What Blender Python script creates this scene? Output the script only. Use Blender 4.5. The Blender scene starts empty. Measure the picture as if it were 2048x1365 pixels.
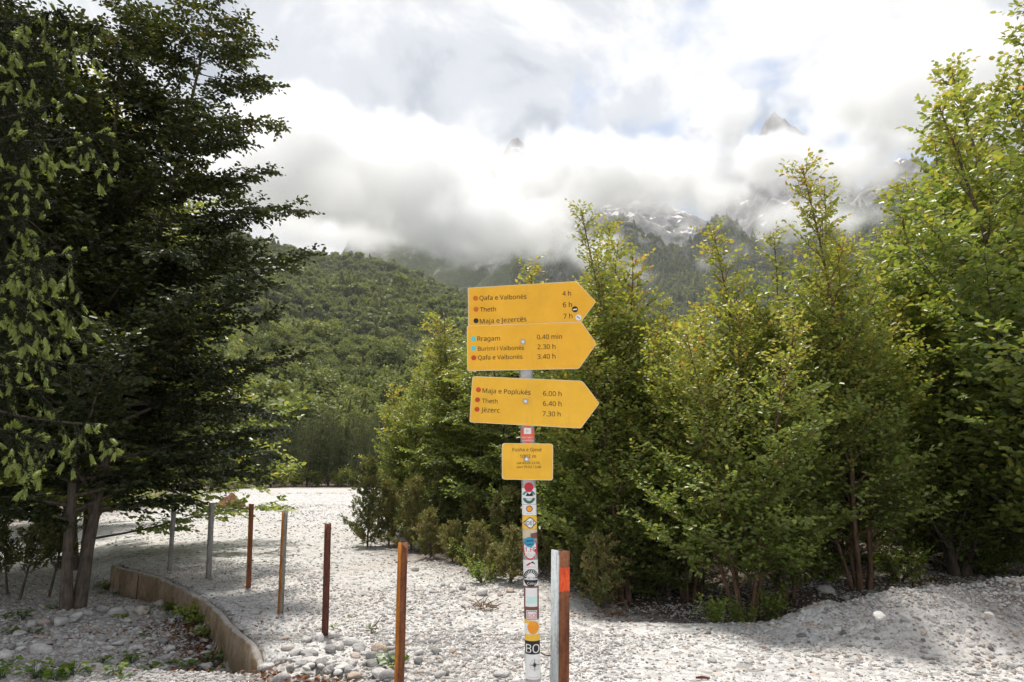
import bpy, bmesh, math, random
import numpy as np
from mathutils import Vector, Matrix, Euler

# ------------------------------------------------------------------ camera, world, sun, exposure
SC = bpy.context.scene
COL = SC.collection
EYE = 1.6
PITCH = math.atan(247.5 / 1365.0)
cam_d = bpy.data.cameras.new('camera'); cam_d.lens = 24; cam_d.sensor_width = 36
cam_d.clip_start = 0.05; cam_d.clip_end = 20000
cam = bpy.data.objects.new('camera', cam_d); COL.objects.link(cam)
cam.location = (0, 0, EYE); cam.rotation_euler = (math.pi / 2 + PITCH, 0, 0)
SC.camera = cam
SC.render.resolution_x = 1024; SC.render.resolution_y = 682
SC.view_settings.view_transform = 'Standard'; SC.view_settings.look = 'None'
SC.view_settings.exposure = 0.54; SC.view_settings.gamma = 1.0
SC.view_settings.use_curve_mapping = False
SUN_EL, SUN_AZ = math.radians(68), math.radians(-25)      # azimuth clockwise from +Y (high, almost straight ahead)

w = bpy.data.worlds.new('World'); SC.world = w; w.use_nodes = True
nt = w.node_tree; nt.nodes.clear()
def N(tree, typ, **kw):
    n = tree.nodes.new(typ)
    for k, v in kw.items():
        if k in ('loc',): continue
        setattr(n, k, v)
    return n
def L(tree, a, b): tree.links.new(a, b)
def mathn(tree, op, a, b=None, clamp=False):
    n = N(tree, 'ShaderNodeMath', operation=op, use_clamp=clamp)
    for i, v in enumerate((a, b)):
        if v is None: continue
        if isinstance(v, (int, float)): n.inputs[i].default_value = v
        else: L(tree, v, n.inputs[i])
    return n.outputs[0]
def ramp(tree, fac, stops, interp='LINEAR'):
    n = N(tree, 'ShaderNodeValToRGB'); cr = n.color_ramp; cr.interpolation = interp
    while len(cr.elements) < len(stops): cr.elements.new(0.5)
    for e, (p, c) in zip(cr.elements, stops):
        e.position = p; e.color = (c[0], c[1], c[2], 1)
    L(tree, fac, n.inputs[0]); return n.outputs[0]
def noise(tree, vec, scale, detail=5, rough=0.55, dist=0.0, out='Fac'):
    n = N(tree, 'ShaderNodeTexNoise'); n.inputs['Scale'].default_value = scale
    n.inputs['Detail'].default_value = detail; n.inputs['Roughness'].default_value = rough
    n.inputs['Distortion'].default_value = dist
    if vec is not None: L(tree, vec, n.inputs['Vector'])
    return n.outputs[out]
def mixc(tree, fac, a, b, mode='MIX'):
    n = N(tree, 'ShaderNodeMix', data_type='RGBA', blend_type=mode)
    if isinstance(fac, (int, float)): n.inputs['Factor'].default_value = fac
    else: L(tree, fac, n.inputs['Factor'])
    for k, v in (('A', a), ('B', b)):
        s = [i for i in n.inputs if i.name == k and i.type == 'RGBA'][0]
        if isinstance(v, (tuple, list)): s.default_value = (v[0], v[1], v[2], 1)
        else: L(tree, v, s)
    return [o for o in n.outputs if o.type == 'RGBA'][0]

sky = N(nt, 'ShaderNodeTexSky', sky_type='NISHITA', sun_disc=False)
sky.sun_elevation = SUN_EL; sky.sun_rotation = SUN_AZ; sky.altitude = 1000
tc = N(nt, 'ShaderNodeTexCoord')
sep = N(nt, 'ShaderNodeSeparateXYZ'); L(nt, tc.outputs['Generated'], sep.inputs[0])
zz = mathn(nt, 'ADD', mathn(nt, 'MAXIMUM', sep.outputs[2], 0.0), 0.22)
px_ = mathn(nt, 'DIVIDE', sep.outputs[0], zz); py_ = mathn(nt, 'DIVIDE', sep.outputs[1], zz)
cmb = N(nt, 'ShaderNodeCombineXYZ'); L(nt, px_, cmb.inputs[0]); L(nt, py_, cmb.inputs[1])
mp = N(nt, 'ShaderNodeMapping'); mp.inputs['Location'].default_value = (3.1, 1.7, 0.4); L(nt, cmb.outputs[0], mp.inputs['Vector'])
mp2 = N(nt, 'ShaderNodeMapping'); mp2.inputs['Location'].default_value = (0.35, 0.2, 0.55); L(nt, tc.outputs['Generated'], mp2.inputs['Vector'])
cover = noise(nt, mp.outputs[0], 1.15, 7, 0.56, 0.25)
body = noise(nt, mp2.outputs[0], 3.4, 8, 0.52, 0.15)
cov = mathn(nt, 'ADD', mathn(nt, 'MULTIPLY', cover, 0.6), mathn(nt, 'MULTIPLY', body, 0.4))
cmask = ramp(nt, cov, [(0.385, (0, 0, 0)), (0.455, (1, 1, 1))], 'EASE')
shade = noise(nt, mp2.outputs[0], 2.9, 9, 0.58, 0.45)
ccol = ramp(nt, shade, [(0.38, (0.29, 0.32, 0.37)), (0.475, (0.45, 0.47, 0.51)), (0.565, (0.635, 0.635, 0.64))], 'EASE')
skyb = mixc(nt, 1.0, sky.outputs[0], (0.11, 0.11, 0.11), 'MULTIPLY')
final = mixc(nt, cmask, skyb, ccol)
bg = N(nt, 'ShaderNodeBackground'); bg.inputs['Strength'].default_value = 1.14
L(nt, final, bg.inputs['Color'])
wo = N(nt, 'ShaderNodeOutputWorld'); L(nt, bg.outputs[0], wo.inputs['Surface'])

sd = bpy.data.lights.new('sun', 'SUN'); sd.energy = 4.2; sd.angle = math.radians(6.0); sd.color = (1.0, 0.95, 0.87)
sun = bpy.data.objects.new('sun', sd); COL.objects.link(sun)
sdir = Vector((math.cos(SUN_EL) * math.sin(SUN_AZ), math.cos(SUN_EL) * math.cos(SUN_AZ), math.sin(SUN_EL)))
sun.rotation_euler = (-sdir).to_track_quat('-Z', 'Y').to_euler()
sun.location = (10, 10, 40)
SC.cycles.use_denoising = True
SC.cycles.max_bounces = 14; SC.cycles.diffuse_bounces = 4; SC.cycles.transmission_bounces = 4
SC.cycles.volume_bounces = 12; SC.cycles.volume_step_rate = 2.0; SC.cycles.transparent_max_bounces = 14
SC.cycles.use_fast_gi = False

# ------------------------------------------------------------------ helpers
rng = np.random.default_rng(7)
CP, SP = math.cos(PITCH), math.sin(PITCH)
def ray(px, py):
    u = (px - 1024) / 1365.0; v = (682.5 - py) / 1365.0
    return np.array([u, CP - v * SP, SP + v * CP])
def at_z(px, py, z=0.0):
    d = ray(px, py); t = (z - EYE) / d[2]; return np.array([d[0] * t, d[1] * t, z])
def at_d(px, py, Y):
    d = ray(px, py); t = Y / d[1]; return np.array([d[0] * t, Y, EYE + d[2] * t])
def smooth(a, b, x):
    t = np.clip((x - a) / (b - a), 0, 1); return t * t * (3 - 2 * t)
_perm = np.random.default_rng(3).random((256, 256))
def vnoise(x, y):
    xi = np.floor(x).astype(int); yi = np.floor(y).astype(int); fx = x - xi; fy = y - yi
    fx = fx * fx * (3 - 2 * fx); fy = fy * fy * (3 - 2 * fy)
    g = lambda a, b: _perm[a % 256, b % 256]
    return (g(xi, yi) * (1 - fx) + g(xi + 1, yi) * fx) * (1 - fy) + (g(xi, yi + 1) * (1 - fx) + g(xi + 1, yi + 1) * fx) * fy
def fbm(x, y, o=5, r=0.5):
    s = 0; a = 1; t = 0
    for i in range(o):
        s = s + a * vnoise(x * 2 ** i + 17.3 * i, y * 2 ** i + 9.1 * i); t += a; a *= r
    return s / t
def tag(o, label=None, cat=None, group=None, kind=None):
    if label: o['label'] = label
    if cat: o['category'] = cat
    if group: o['group'] = group
    if kind: o['kind'] = kind
    return o
def empty(name, loc, rz=0.0, sc=1.0):
    o = bpy.data.objects.new(name, None); COL.objects.link(o); o.location = tuple(loc)
    o.rotation_euler = (0, 0, rz); o.scale = (sc,) * 3; o.empty_display_size = 0.2; return o
def mesh_np(name, V, F, attrs=None, smooth_s=False):
    """V (n,3); F list of (m,k) int arrays"""
    V = np.asarray(V, np.float32); me = bpy.data.meshes.new(name)
    if not isinstance(F, list): F = [F]
    F = [np.asarray(f, np.int32) for f in F if len(f)]
    nl = sum(f.size for f in F); nf = sum(len(f) for f in F)
    me.vertices.add(len(V)); me.vertices.foreach_set('co', V.ravel())
    me.loops.add(nl); me.polygons.add(nf)
    me.loops.foreach_set('vertex_index', np.concatenate([f.ravel() for f in F]))
    tot = np.concatenate([np.full(len(f), f.shape[1], np.int32) for f in F])
    st = np.concatenate([[0], np.cumsum(tot)[:-1]]).astype(np.int32)
    me.polygons.foreach_set('loop_start', st); me.polygons.foreach_set('loop_total', tot)
    if smooth_s: me.polygons.foreach_set('use_smooth', np.ones(nf, bool))
    me.update(calc_edges=True)
    for k, a in (attrs or {}).items():
        at = me.attributes.new(k, 'FLOAT', 'POINT'); at.data.foreach_set('value', np.asarray(a, np.float32))
    return me
def obj(name, me, mat=None, parent=None):
    o = bpy.data.objects.new(name, me)
    if mat and not me.materials: me.materials.append(mat)
    COL.objects.link(o)
    if parent: o.parent = parent
    return o
def local_obj(name, V, F, mat, parent, smooth_s=False, attrs=None):
    """V in world space; parent an (unrotated) empty"""
    V = np.asarray(V, float) - np.array(parent.location)
    return obj(name, mesh_np(name, V, F, attrs, smooth_s), mat, parent)
class MB:
    def __init__(s): s.V = []; s.F3 = []; s.F4 = []; s.n = 0; s.at = []
    def add(s, V, F, a=0.0):
        V = np.asarray(V, float); 
        for f in ([F] if not isinstance(F, list) else F):
            f = np.asarray(f, int)
            (s.F4 if f.shape[1] == 4 else s.F3).append(f + s.n)
        s.V.append(V); s.at.append(np.full(len(V), a)); s.n += len(V)
    def tube(s, P, R, k=6, a=0.0, cap=True):
        P = np.asarray(P, float); n = len(P); R = np.broadcast_to(R, n)
        T = np.gradient(P, axis=0); T /= np.linalg.norm(T, axis=1)[:, None] + 1e-9
        ref = np.array([0.31, 0.95, 0.07]) if abs(T[:, 2]).mean() > 0.6 else np.array([0.05, 0.1, 1.0])
        U = np.cross(T, ref); U /= np.linalg.norm(U, axis=1)[:, None] + 1e-9; W = np.cross(T, U)
        an = np.arange(k) * 2 * math.pi / k
        V = (P[:, None, :] + R[:, None, None] * (np.cos(an)[None, :, None] * U[:, None, :] + np.sin(an)[None, :, None] * W[:, None, :])).reshape(-1, 3)
        i = np.arange(n - 1)[:, None] * k; j = np.arange(k)[None, :]; j2 = (j + 1) % k
        F = np.stack([i + j, i + j2, i + k + j2, i + k + j], -1).reshape(-1, 4)
        fs = [F]
        if cap and k <= 4: pass
        s.add(V, fs, a)
        if cap and k > 4:
            s.add(np.vstack([V[-k:], P[-1:]]), np.array([[q, (q + 1) % k, k] for q in range(k)]), a)
            s.add(np.vstack([V[:k], P[:1]]), np.array([[(q + 1) % k, q, k] for q in range(k)]), a)
    def box(s, c, sx, sy, sz, a=0.0, M=None):
        V = np.array([[x, y, z] for x in (-1, 1) for y in (-1, 1) for z in (-1, 1)], float) * np.array([sx, sy, sz]) / 2
        if M is not None: V = V @ np.array(M).T
        V = V + np.asarray(c)
        s.add(V, np.array([[0, 1, 3, 2], [4, 6, 7, 5], [0, 4, 5, 1], [2, 3, 7, 6], [0, 2, 6, 4], [1, 5, 7, 3]]), a)
    def mesh(s, name, smooth_s=False, attr='tint'):
        F = []
        if s.F4: F.append(np.vstack(s.F4))
        if s.F3: F.append(np.vstack(s.F3))
        return mesh_np(name, np.vstack(s.V), F, {attr: np.concatenate(s.at)}, smooth_s)
ORD = ('first second third fourth fifth sixth seventh eighth ninth tenth eleventh twelfth thirteenth fourteenth fifteenth sixteenth seventeenth eighteenth nineteenth twentieth '
       'twenty-first twenty-second twenty-third twenty-fourth twenty-fifth twenty-sixth twenty-seventh twenty-eighth').split()
def ordinal_labels(objs, fmt):
    """label look-alikes by their order from left to right as seen from the camera"""
    for i, o in enumerate(sorted(objs, key=lambda q: q.location[0] / q.location[1])): o['label'] = fmt % ORD[i]
def copy_tree(o, parent=None):
    c = o.copy(); COL.objects.link(c)
    if parent: c.parent = parent
    for ch in o.children: copy_tree(ch, c)
    return c

# ------------------------------------------------------------------ materials
def newmat(name):
    m = bpy.data.materials.new(name); m.use_nodes = True; t = m.node_tree; t.nodes.clear()
    out = N(t, 'ShaderNodeOutputMaterial'); return m, t, out
def pbsdf(t, out, col, rough=0.7, spec=0.4, metal=0.0, bump=None, bstr=0.3, bdist=0.01):
    b = N(t, 'ShaderNodeBsdfPrincipled')
    if isinstance(col, (tuple, list)): b.inputs['Base Color'].default_value = (*col[:3], 1)
    else: L(t, col, b.inputs['Base Color'])
    if isinstance(rough, (int, float)): b.inputs['Roughness'].default_value = rough
    else: L(t, rough, b.inputs['Roughness'])
    b.inputs['Specular IOR Level'].default_value = spec; b.inputs['Metallic'].default_value = metal
    if bump is not None:
        bn = N(t, 'ShaderNodeBump'); bn.inputs['Strength'].default_value = bstr; bn.inputs['Distance'].default_value = bdist
        L(t, bump, bn.inputs['Height']); L(t, bn.outputs[0], b.inputs['Normal'])
    L(t, b.outputs[0], out.inputs['Surface']); return b
def plain(name, col, rough=0.6, spec=0.4, metal=0.0, var=0.12, scale=14):
    m, t, out = newmat(name); c = N(t, 'ShaderNodeTexCoord')
    n = noise(t, c.outputs['Object'], scale, 5)
    dk = tuple(x * (1 - var) for x in col); lt = tuple(min(1, x * (1 + var)) for x in col)
    pbsdf(t, out, ramp(t, n, [(0.3, dk), (0.7, lt)]), rough, spec, metal); return m
def leafmat(name, stops, trans=0.35, rough=0.42, spec=0.45, tboost=1.5):
    m, t, out = newmat(name)
    a = N(t, 'ShaderNodeAttribute', attribute_name='tint')
    col = ramp(t, a.outputs['Fac'], stops)
    b = N(t, 'ShaderNodeBsdfPrincipled'); L(t, col, b.inputs['Base Color'])
    b.inputs['Roughness'].default_value = rough; b.inputs['Specular IOR Level'].default_value = spec
    tr = N(t, 'ShaderNodeBsdfTranslucent')
    tcn = mixc(t, 1.0, col, (tboost * 1.03, tboost, tboost * 0.55), 'MULTIPLY'); L(t, tcn, tr.inputs['Color'])
    mx = N(t, 'ShaderNodeMixShader'); mx.inputs[0].default_value = trans
    L(t, b.outputs[0], mx.inputs[1]); L(t, tr.outputs[0], mx.inputs[2]); L(t, mx.outputs[0], out.inputs['Surface']); return m
M = {}
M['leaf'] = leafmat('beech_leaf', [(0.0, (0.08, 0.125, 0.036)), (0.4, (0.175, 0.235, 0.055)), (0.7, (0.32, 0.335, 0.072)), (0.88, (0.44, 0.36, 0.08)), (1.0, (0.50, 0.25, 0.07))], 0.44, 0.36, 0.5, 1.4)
M['leaf_shade_toned'] = leafmat('shade_leaf', [(0.0, (0.010, 0.018, 0.005)), (0.5, (0.026, 0.040, 0.008)), (0.85, (0.10, 0.11, 0.018)), (1.0, (0.24, 0.15, 0.02))], 0.24)  # beech leaf darkened: the shade of the left crowns is put into its colour
M['herb'] = leafmat('herb_leaf', [(0.0, (0.052, 0.111, 0.019)), (0.6, (0.143, 0.221, 0.039)), (1.0, (0.312, 0.312, 0.052))], 0.35)
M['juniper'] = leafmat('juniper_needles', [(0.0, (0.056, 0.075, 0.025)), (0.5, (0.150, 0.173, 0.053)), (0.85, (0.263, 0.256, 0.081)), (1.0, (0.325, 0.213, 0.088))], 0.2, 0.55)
M['spruce'] = leafmat('spruce_needles', [(0.0, (0.010, 0.016, 0.006)), (1.0, (0.026, 0.036, 0.011))], 0.1, 0.75, 0.12)
M['shoot'] = leafmat('spruce_shoots', [(0.0, (0.13, 0.18, 0.04)), (1.0, (0.30, 0.35, 0.10))], 0.4, 0.5)
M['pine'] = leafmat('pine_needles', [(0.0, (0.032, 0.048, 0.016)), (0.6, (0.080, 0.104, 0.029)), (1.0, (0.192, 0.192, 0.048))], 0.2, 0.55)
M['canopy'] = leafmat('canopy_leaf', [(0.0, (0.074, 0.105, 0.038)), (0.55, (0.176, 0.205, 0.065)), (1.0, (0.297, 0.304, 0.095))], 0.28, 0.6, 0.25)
M['dead'] = leafmat('dead_leaf', [(0.0, (0.05, 0.018, 0.008)), (0.6, (0.16, 0.055, 0.02)), (1.0, (0.42, 0.19, 0.03))], 0.2, 0.6)
def barkmat(name, a, b):
    m, t, out = newmat(name); c = N(t, 'ShaderNodeTexCoord'); mp = N(t, 'ShaderNodeMapping')
    mp.inputs['Scale'].default_value = (26, 26, 7); L(t, c.outputs['Object'], mp.inputs['Vector'])
    n = noise(t, mp.outputs[0], 1.0, 6, 0.6); pbsdf(t, out, ramp(t, n, [(0.3, a), (0.7, b)]), 0.85, 0.2, 0, n, 0.6, 0.02); return m
M['bark'] = barkmat('beech_bark', (0.05, 0.04, 0.032), (0.17, 0.135, 0.105))
M['bark_red'] = barkmat('young_bark', (0.07, 0.042, 0.026), (0.22, 0.14, 0.09))
M['bark_spruce'] = barkmat('spruce_bark', (0.02, 0.015, 0.012), (0.07, 0.052, 0.042))
M['deadwood'] = barkmat('dry_wood', (0.10, 0.065, 0.045), (0.30, 0.21, 0.15))

def stonemat():
    m, t, out = newmat('limestone'); oi = N(t, 'ShaderNodeObjectInfo'); c = N(t, 'ShaderNodeTexCoord')
    base = ramp(t, oi.outputs['Random'], [(0.0, (0.181, 0.172, 0.167)), (0.08, (0.325, 0.316, 0.307)), (0.25, (0.452, 0.438, 0.425)), (0.6, (0.560, 0.547, 0.529)), (0.85, (0.633, 0.619, 0.601)), (0.92, (0.470, 0.362, 0.280)), (0.96, (0.542, 0.461, 0.416)), (1.0, (0.271, 0.190, 0.154))])
    n = noise(t, c.outputs['Object'], 2.2, 6, 0.62)
    g = ramp(t, n, [(0.3, (0.72, 0.71, 0.70)), (0.62, (1.05, 1.04, 1.03))])
    pbsdf(t, out, mixc(t, 1.0, base, g, 'MULTIPLY'), 0.85, 0.25, 0, n, 0.5, 0.06); return m
M['stone'] = stonemat()
def groundmat():
    m, t, out = newmat('gravel'); c = N(t, 'ShaderNodeTexCoord'); P = c.outputs['Object']
    def vor(scale):
        v = N(t, 'ShaderNodeTexVoronoi'); v.inputs['Scale'].default_value = scale; L(t, P, v.inputs['Vector']); return v
    v1, v2, v3 = vor(38), vor(13), vor(5)
    s1 = N(t, 'ShaderNodeSeparateColor'); L(t, v1.outputs['Color'], s1.inputs[0])
    s2 = N(t, 'ShaderNodeSeparateColor'); L(t, v2.outputs['Color'], s2.inputs[0])
    st = [(0.0, (0.244, 0.235, 0.226)), (0.2, (0.407, 0.393, 0.380)), (0.7, (0.542, 0.529, 0.511)), (0.93, (0.597, 0.583, 0.570)), (1.0, (0.407, 0.325, 0.262))]
    c1 = ramp(t, s1.outputs[0], st); c2 = ramp(t, s2.outputs[0], st)
    pick = ramp(t, s2.outputs[1], [(0.45, (0, 0, 0)), (0.5, (1, 1, 1))])
    col = mixc(t, pick, c1, c2)
    big = noise(t, P, 0.35, 6, 0.6, 0.4)
    dirt = ramp(t, big, [(0.5, (0, 0, 0)), (0.66, (1, 1, 1))])
    fine = noise(t, P, 90, 3, 0.7)
    dcol = ramp(t, fine, [(0.3, (0.367, 0.326, 0.284)), (0.7, (0.551, 0.505, 0.459))])
    d2 = mathn(t, 'MULTIPLY', dirt, 0.9)
    col = mixc(t, d2, col, dcol)
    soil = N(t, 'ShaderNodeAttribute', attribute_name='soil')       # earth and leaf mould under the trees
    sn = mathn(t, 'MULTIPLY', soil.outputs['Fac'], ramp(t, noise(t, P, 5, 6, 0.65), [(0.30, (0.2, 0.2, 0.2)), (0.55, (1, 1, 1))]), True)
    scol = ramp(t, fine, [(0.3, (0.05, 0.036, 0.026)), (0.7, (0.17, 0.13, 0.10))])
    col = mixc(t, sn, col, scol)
    h = mathn(t, 'ADD', mathn(t, 'MULTIPLY', v1.outputs['Distance'], -0.35), mathn(t, 'MULTIPLY', v2.outputs['Distance'], -1.0))
    h = mathn(t, 'ADD', h, mathn(t, 'MULTIPLY', v3.outputs['Distance'], -0.6))
    pbsdf(t, out, col, 0.92, 0.2, 0, h, 0.55, 0.05); return m
M['ground'] = groundmat()

# ------------------------------------------------------------------ the ground: one sheet with hollow, mound and far bank
WALL_PX = [(237, 1130), (262, 1139), (330, 1155), (380, 1178), (430, 1206), (470, 1245), (510, 1281), (542, 1307)]
WALL = np.array([at_z(*p) for p in WALL_PX])
wy = WALL[::-1, 1]; wx = WALL[::-1, 0]
WY0, WY1 = wy[0], wy[-1]
def wall_x(y):
    y = np.asarray(y, float)
    r = np.interp(y, wy, wx)
    r = np.where(y > WY1, wx[-1] - (y - WY1) * 0.35, r)
    return np.where(y < WY0, wx[0] + (WY0 - y) * 1.5, r)
def ground_h(x, y):
    x = np.asarray(x, float); y = np.asarray(y, float)
    z = 0.05 * (fbm(x * 0.35 + 5, y * 0.35, 4) - 0.5) + 0.03 * (fbm(x * 2.1, y * 2.1 + 8, 3) - 0.5)
    s = wall_x(y) - x
    wdt = np.where(y > WY1, 0.14 + (y - WY1) * 0.8, 0.14)
    low = smooth(0.0, np.where(y > WY1, wdt, 0.09), s)
    dep = np.interp(y, [5.3, 5.8, 6.3, 7.0, 8.8, 10.0, 10.9, 15, 20], [0.0, 0.04, 0.34, 0.42, 0.24, 0.36, 0.42, 0.2, 0.0])
    prof = np.interp(s, [0, 0.5, 1.5, 2.6, 4.5, 8], [1.0, 0.85, 0.55, 0.45, 0.6, 0.5])
    near = smooth(10.9, 14, y)
    prof = prof * (1 - near) + near
    z = z - low * dep * prof + low * 0.10 * (fbm(x * 1.3, y * 1.3, 4) - 0.45) * smooth(4.6, 5.6, y) * (1 - near)
    # cobble heap on the right
    ex = (x - 4.75) / np.where(x < 4.75, 2.55, 5.0); ey = (y - 7.1) / np.where(y < 7.1, 1.15, 1.0)
    rr = np.sqrt(ex ** 2 + ey ** 2)
    z = z + 0.42 * (1 - smooth(0.25, 1.0, rr)) * (0.65 + 0.7 * fbm(x * 1.1 + 3, y * 1.1, 3)) + 0.17 * (fbm(x * 3, y * 3, 4) - 0.5) * (1 - smooth(0.5, 1.1, rr))
    z = z + 0.17 * np.exp(-((x + 4.1) / 1.0) ** 2 - ((y - 6.9) / 0.75) ** 2) * low
    # slight dip under the right-hand trees
    z = z - 0.16 * smooth(0.2, 1.4, x) * smooth(7.35, 8.2, y) * (1 - smooth(2.8, 3.6, x)) * (1 - smooth(9.5, 12, y))
    # far bank
    z = z + 0.0 * x
    z = z + 0.34 * smooth(30.0, 31.6, y + 0.12 * x + 2 * fbm(x * 0.15, y * 0.1, 3)) * smooth(-26, -12, -np.abs(x))
    return z
def axis(lo, hi, step, far, fac=1.16):
    a = list(np.arange(lo, hi + step, step)); s = step
    while a[-1] < far: s *= fac; a.append(a[-1] + s)
    s = step; b = []
    v = lo
    while v > -far: s *= fac; v -= s; b.append(v)
    return np.array(b[::-1] + a)
gx = axis(-9, 9, 0.07, 5000); gy = axis(2.5, 14, 0.07, 5000)
X, Y = np.meshgrid(gx, gy)
Z = ground_h(X, Y)
far = np.hypot(X, Y)
Z = Z - smooth(120, 900, far) * 6
nx, ny = len(gx), len(gy)
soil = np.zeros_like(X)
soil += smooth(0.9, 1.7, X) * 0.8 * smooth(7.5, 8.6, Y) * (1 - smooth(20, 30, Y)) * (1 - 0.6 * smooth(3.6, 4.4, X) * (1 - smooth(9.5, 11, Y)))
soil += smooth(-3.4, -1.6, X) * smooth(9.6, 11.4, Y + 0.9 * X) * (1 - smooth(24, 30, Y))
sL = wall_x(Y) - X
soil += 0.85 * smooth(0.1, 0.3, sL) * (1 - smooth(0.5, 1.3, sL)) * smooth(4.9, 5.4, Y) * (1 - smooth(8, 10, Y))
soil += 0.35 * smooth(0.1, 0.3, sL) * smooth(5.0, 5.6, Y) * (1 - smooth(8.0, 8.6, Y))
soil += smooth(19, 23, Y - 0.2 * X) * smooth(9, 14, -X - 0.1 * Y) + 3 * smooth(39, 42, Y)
F = (np.arange(ny - 1)[:, None] * nx + np.arange(nx - 1)[None, :])[..., None] + np.array([0, 1, nx + 1, nx])
gme = mesh_np('gravel_ground', np.stack([X, Y, Z], -1).reshape(-1, 3), F.reshape(-1, 4), {'soil': np.clip(soil, 0, 3).ravel()}, True)
ground = tag(obj('gravel_ground', gme, M['ground']), 'pale limestone gravel and cobbles of the dry riverbed', None, None, 'structure')

# ------------------------------------------------------------------ hill, mountains
def hill_h(x, y):
    D = np.hypot(x, y); a = np.arctan2(x, y)
    ease = np.interp(D, [0, 55, 120, 220, 420, 620, 900, 1100, 1500], [-4, -2.5, 3, 16, 58, 112, 212, 205, 90])
    tilt = np.interp(a, [-1.2, -0.7, -0.33, -0.19, -0.10, 0.0, 0.1, 0.3, 0.8], [1.6, 1.5, 1.32, 1.17, 1.06, 0.985, 0.93, 0.75, 0.55])
    fold = 26 * np.sin(D / 62 + 2.5 * a + 1.4 * np.sin(a * 7)) * smooth(120, 300, D) * (1 - 0.4 * smooth(600, 900, D))
    n = 55 * (fbm(x / 150 + 3, y / 150, 5) - 0.5) * smooth(100, 420, D)
    return ease * tilt + fold * 0.75 + n
def grid_obj(name, x0, x1, y0, y1, n, m, fn, mat):
    xs = np.linspace(x0, x1, n); ys = np.linspace(y0, y1, m); XX, YY = np.meshgrid(xs, ys)
    f = (np.arange(m - 1)[:, None] * n + np.arange(n - 1)[None, :])[..., None] + np.array([0, 1, n + 1, n])
    return obj(name, mesh_np(name, np.stack([XX, YY, fn(XX, YY)], -1).reshape(-1, 3), f.reshape(-1, 4), None, True), mat)
def hillmat():
    m, t, out = newmat('hill_floor'); c = N(t, 'ShaderNodeTexCoord')
    n = noise(t, c.outputs['Object'], 0.12, 6, 0.65)
    pbsdf(t, out, ramp(t, n, [(0.3, (0.022, 0.03, 0.012)), (0.7, (0.07, 0.08, 0.028))]), 0.9, 0.1, 0, n, 1.0, 3.0); return m
M['hill'] = hillmat()
hill = tag(grid_obj('hill', -1000, 420, 50, 1400, 200, 200, hill_h, M['hill']), 'wooded hillside rising behind the riverbed', None, None, 'structure')

PEAKS = []
for (px, py, D, sl) in [(1032, 284, 2500, 1.15), (885, 326, 2450, 1.3), (1556, 222, 2650, 1.6), (1330, 465, 2300, 0.6), (1225, 440, 1900, 1.0),
                        (1600, 345, 2350, 1.0), (2110, 90, 1900, 1.05), (1800, 300, 1750, 1.0), (1640, 395, 1650, 1.0), (1450, 440, 1700, 1.0), (2400, -100, 2300, 1.0),
                        (1000, 440, 1900, 1.1), (2000, 330, 1400, 1.05), (1760, 440, 1350, 1.0), (1250, 380, 3000, 0.8)]:
    p = at_d(px, py, D); PEAKS.append((p[0], p[1], p[2], sl))
def mtn_h(x, y):
    h = np.full(np.shape(x), -40.0)
    wx_ = 130 * (fbm(x / 300, y / 300 + 4, 4) - 0.5); wy_ = 130 * (fbm(x / 300 + 9, y / 300, 4) - 0.5)
    for (a, b, c, sl) in PEAKS:
        d = np.hypot(x + wx_ - a, (y + wy_ - b) * 0.8)
        h = np.maximum(h, c - d * sl)
    rid = 1 - np.abs(2 * fbm(x / 240 + 1.3, y / 240, 6, 0.55) - 1)
    h = h + (rid - 0.8) * 150 * smooth(40, 400, h) + (fbm(x / 40, y / 60, 4, 0.6) - 0.5) * 45 * smooth(60, 300, h)
    return h
def mtnmat():
    m, t, out = newmat('mountain_rock'); c = N(t, 'ShaderNodeTexCoord'); P = c.outputs['Object']
    mpn = N(t, 'ShaderNodeMapping'); mpn.inputs['Scale'].default_value = (1, 1, 0.28); L(t, P, mpn.inputs['Vector'])
    n = noise(t, mpn.outputs[0], 0.022, 8, 0.66, 0.4)
    rock = ramp(t, n, [(0.32, (0.09, 0.092, 0.10)), (0.5, (0.19, 0.185, 0.185)), (0.68, (0.36, 0.34, 0.33))])
    ge = N(t, 'ShaderNodeNewGeometry'); sp = N(t, 'ShaderNodeSeparateXYZ'); L(t, ge.outputs['Normal'], sp.inputs[0])
    pz = N(t, 'ShaderNodeSeparateXYZ'); L(t, P, pz.inputs[0])
    n2 = noise(t, P, 0.011, 7, 0.62)
    veg = mathn(t, 'ADD', mathn(t, 'MULTIPLY', n2, 1040), mathn(t, 'MULTIPLY', pz.outputs[2], -0.72))
    vm = ramp(t, mathn(t, 'DIVIDE', veg, 500), [(0.05, (0, 0, 0)), (0.22, (1, 1, 1))])
    n3 = noise(t, P, 0.12, 5, 0.7)
    green = ramp(t, n3, [(0.3, (0.022, 0.034, 0.016)), (0.7, (0.085, 0.10, 0.034))])
    col = mixc(t, vm, rock, green)
    sn = mathn(t, 'ADD', mathn(t, 'MULTIPLY', noise(t, P, 0.012, 5, 0.6), 1.0), mathn(t, 'MULTIPLY', sp.outputs[2], 0.5))
    sm = mathn(t, 'MULTIPLY', ramp(t, sn, [(0.96, (0, 0, 0)), (1.0, (1, 1, 1))]), ramp(t, mathn(t, 'DIVIDE', pz.outputs[2], 1400), [(0.42, (0, 0, 0)), (0.52, (1, 1, 1))]))
    col = mixc(t, sm, col, (0.80, 0.76, 0.74))
    pbsdf(t, out, col, 0.9, 0.1, 0, n, 1.0, 18.0); return m
M['mtn'] = mtnmat()
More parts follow.
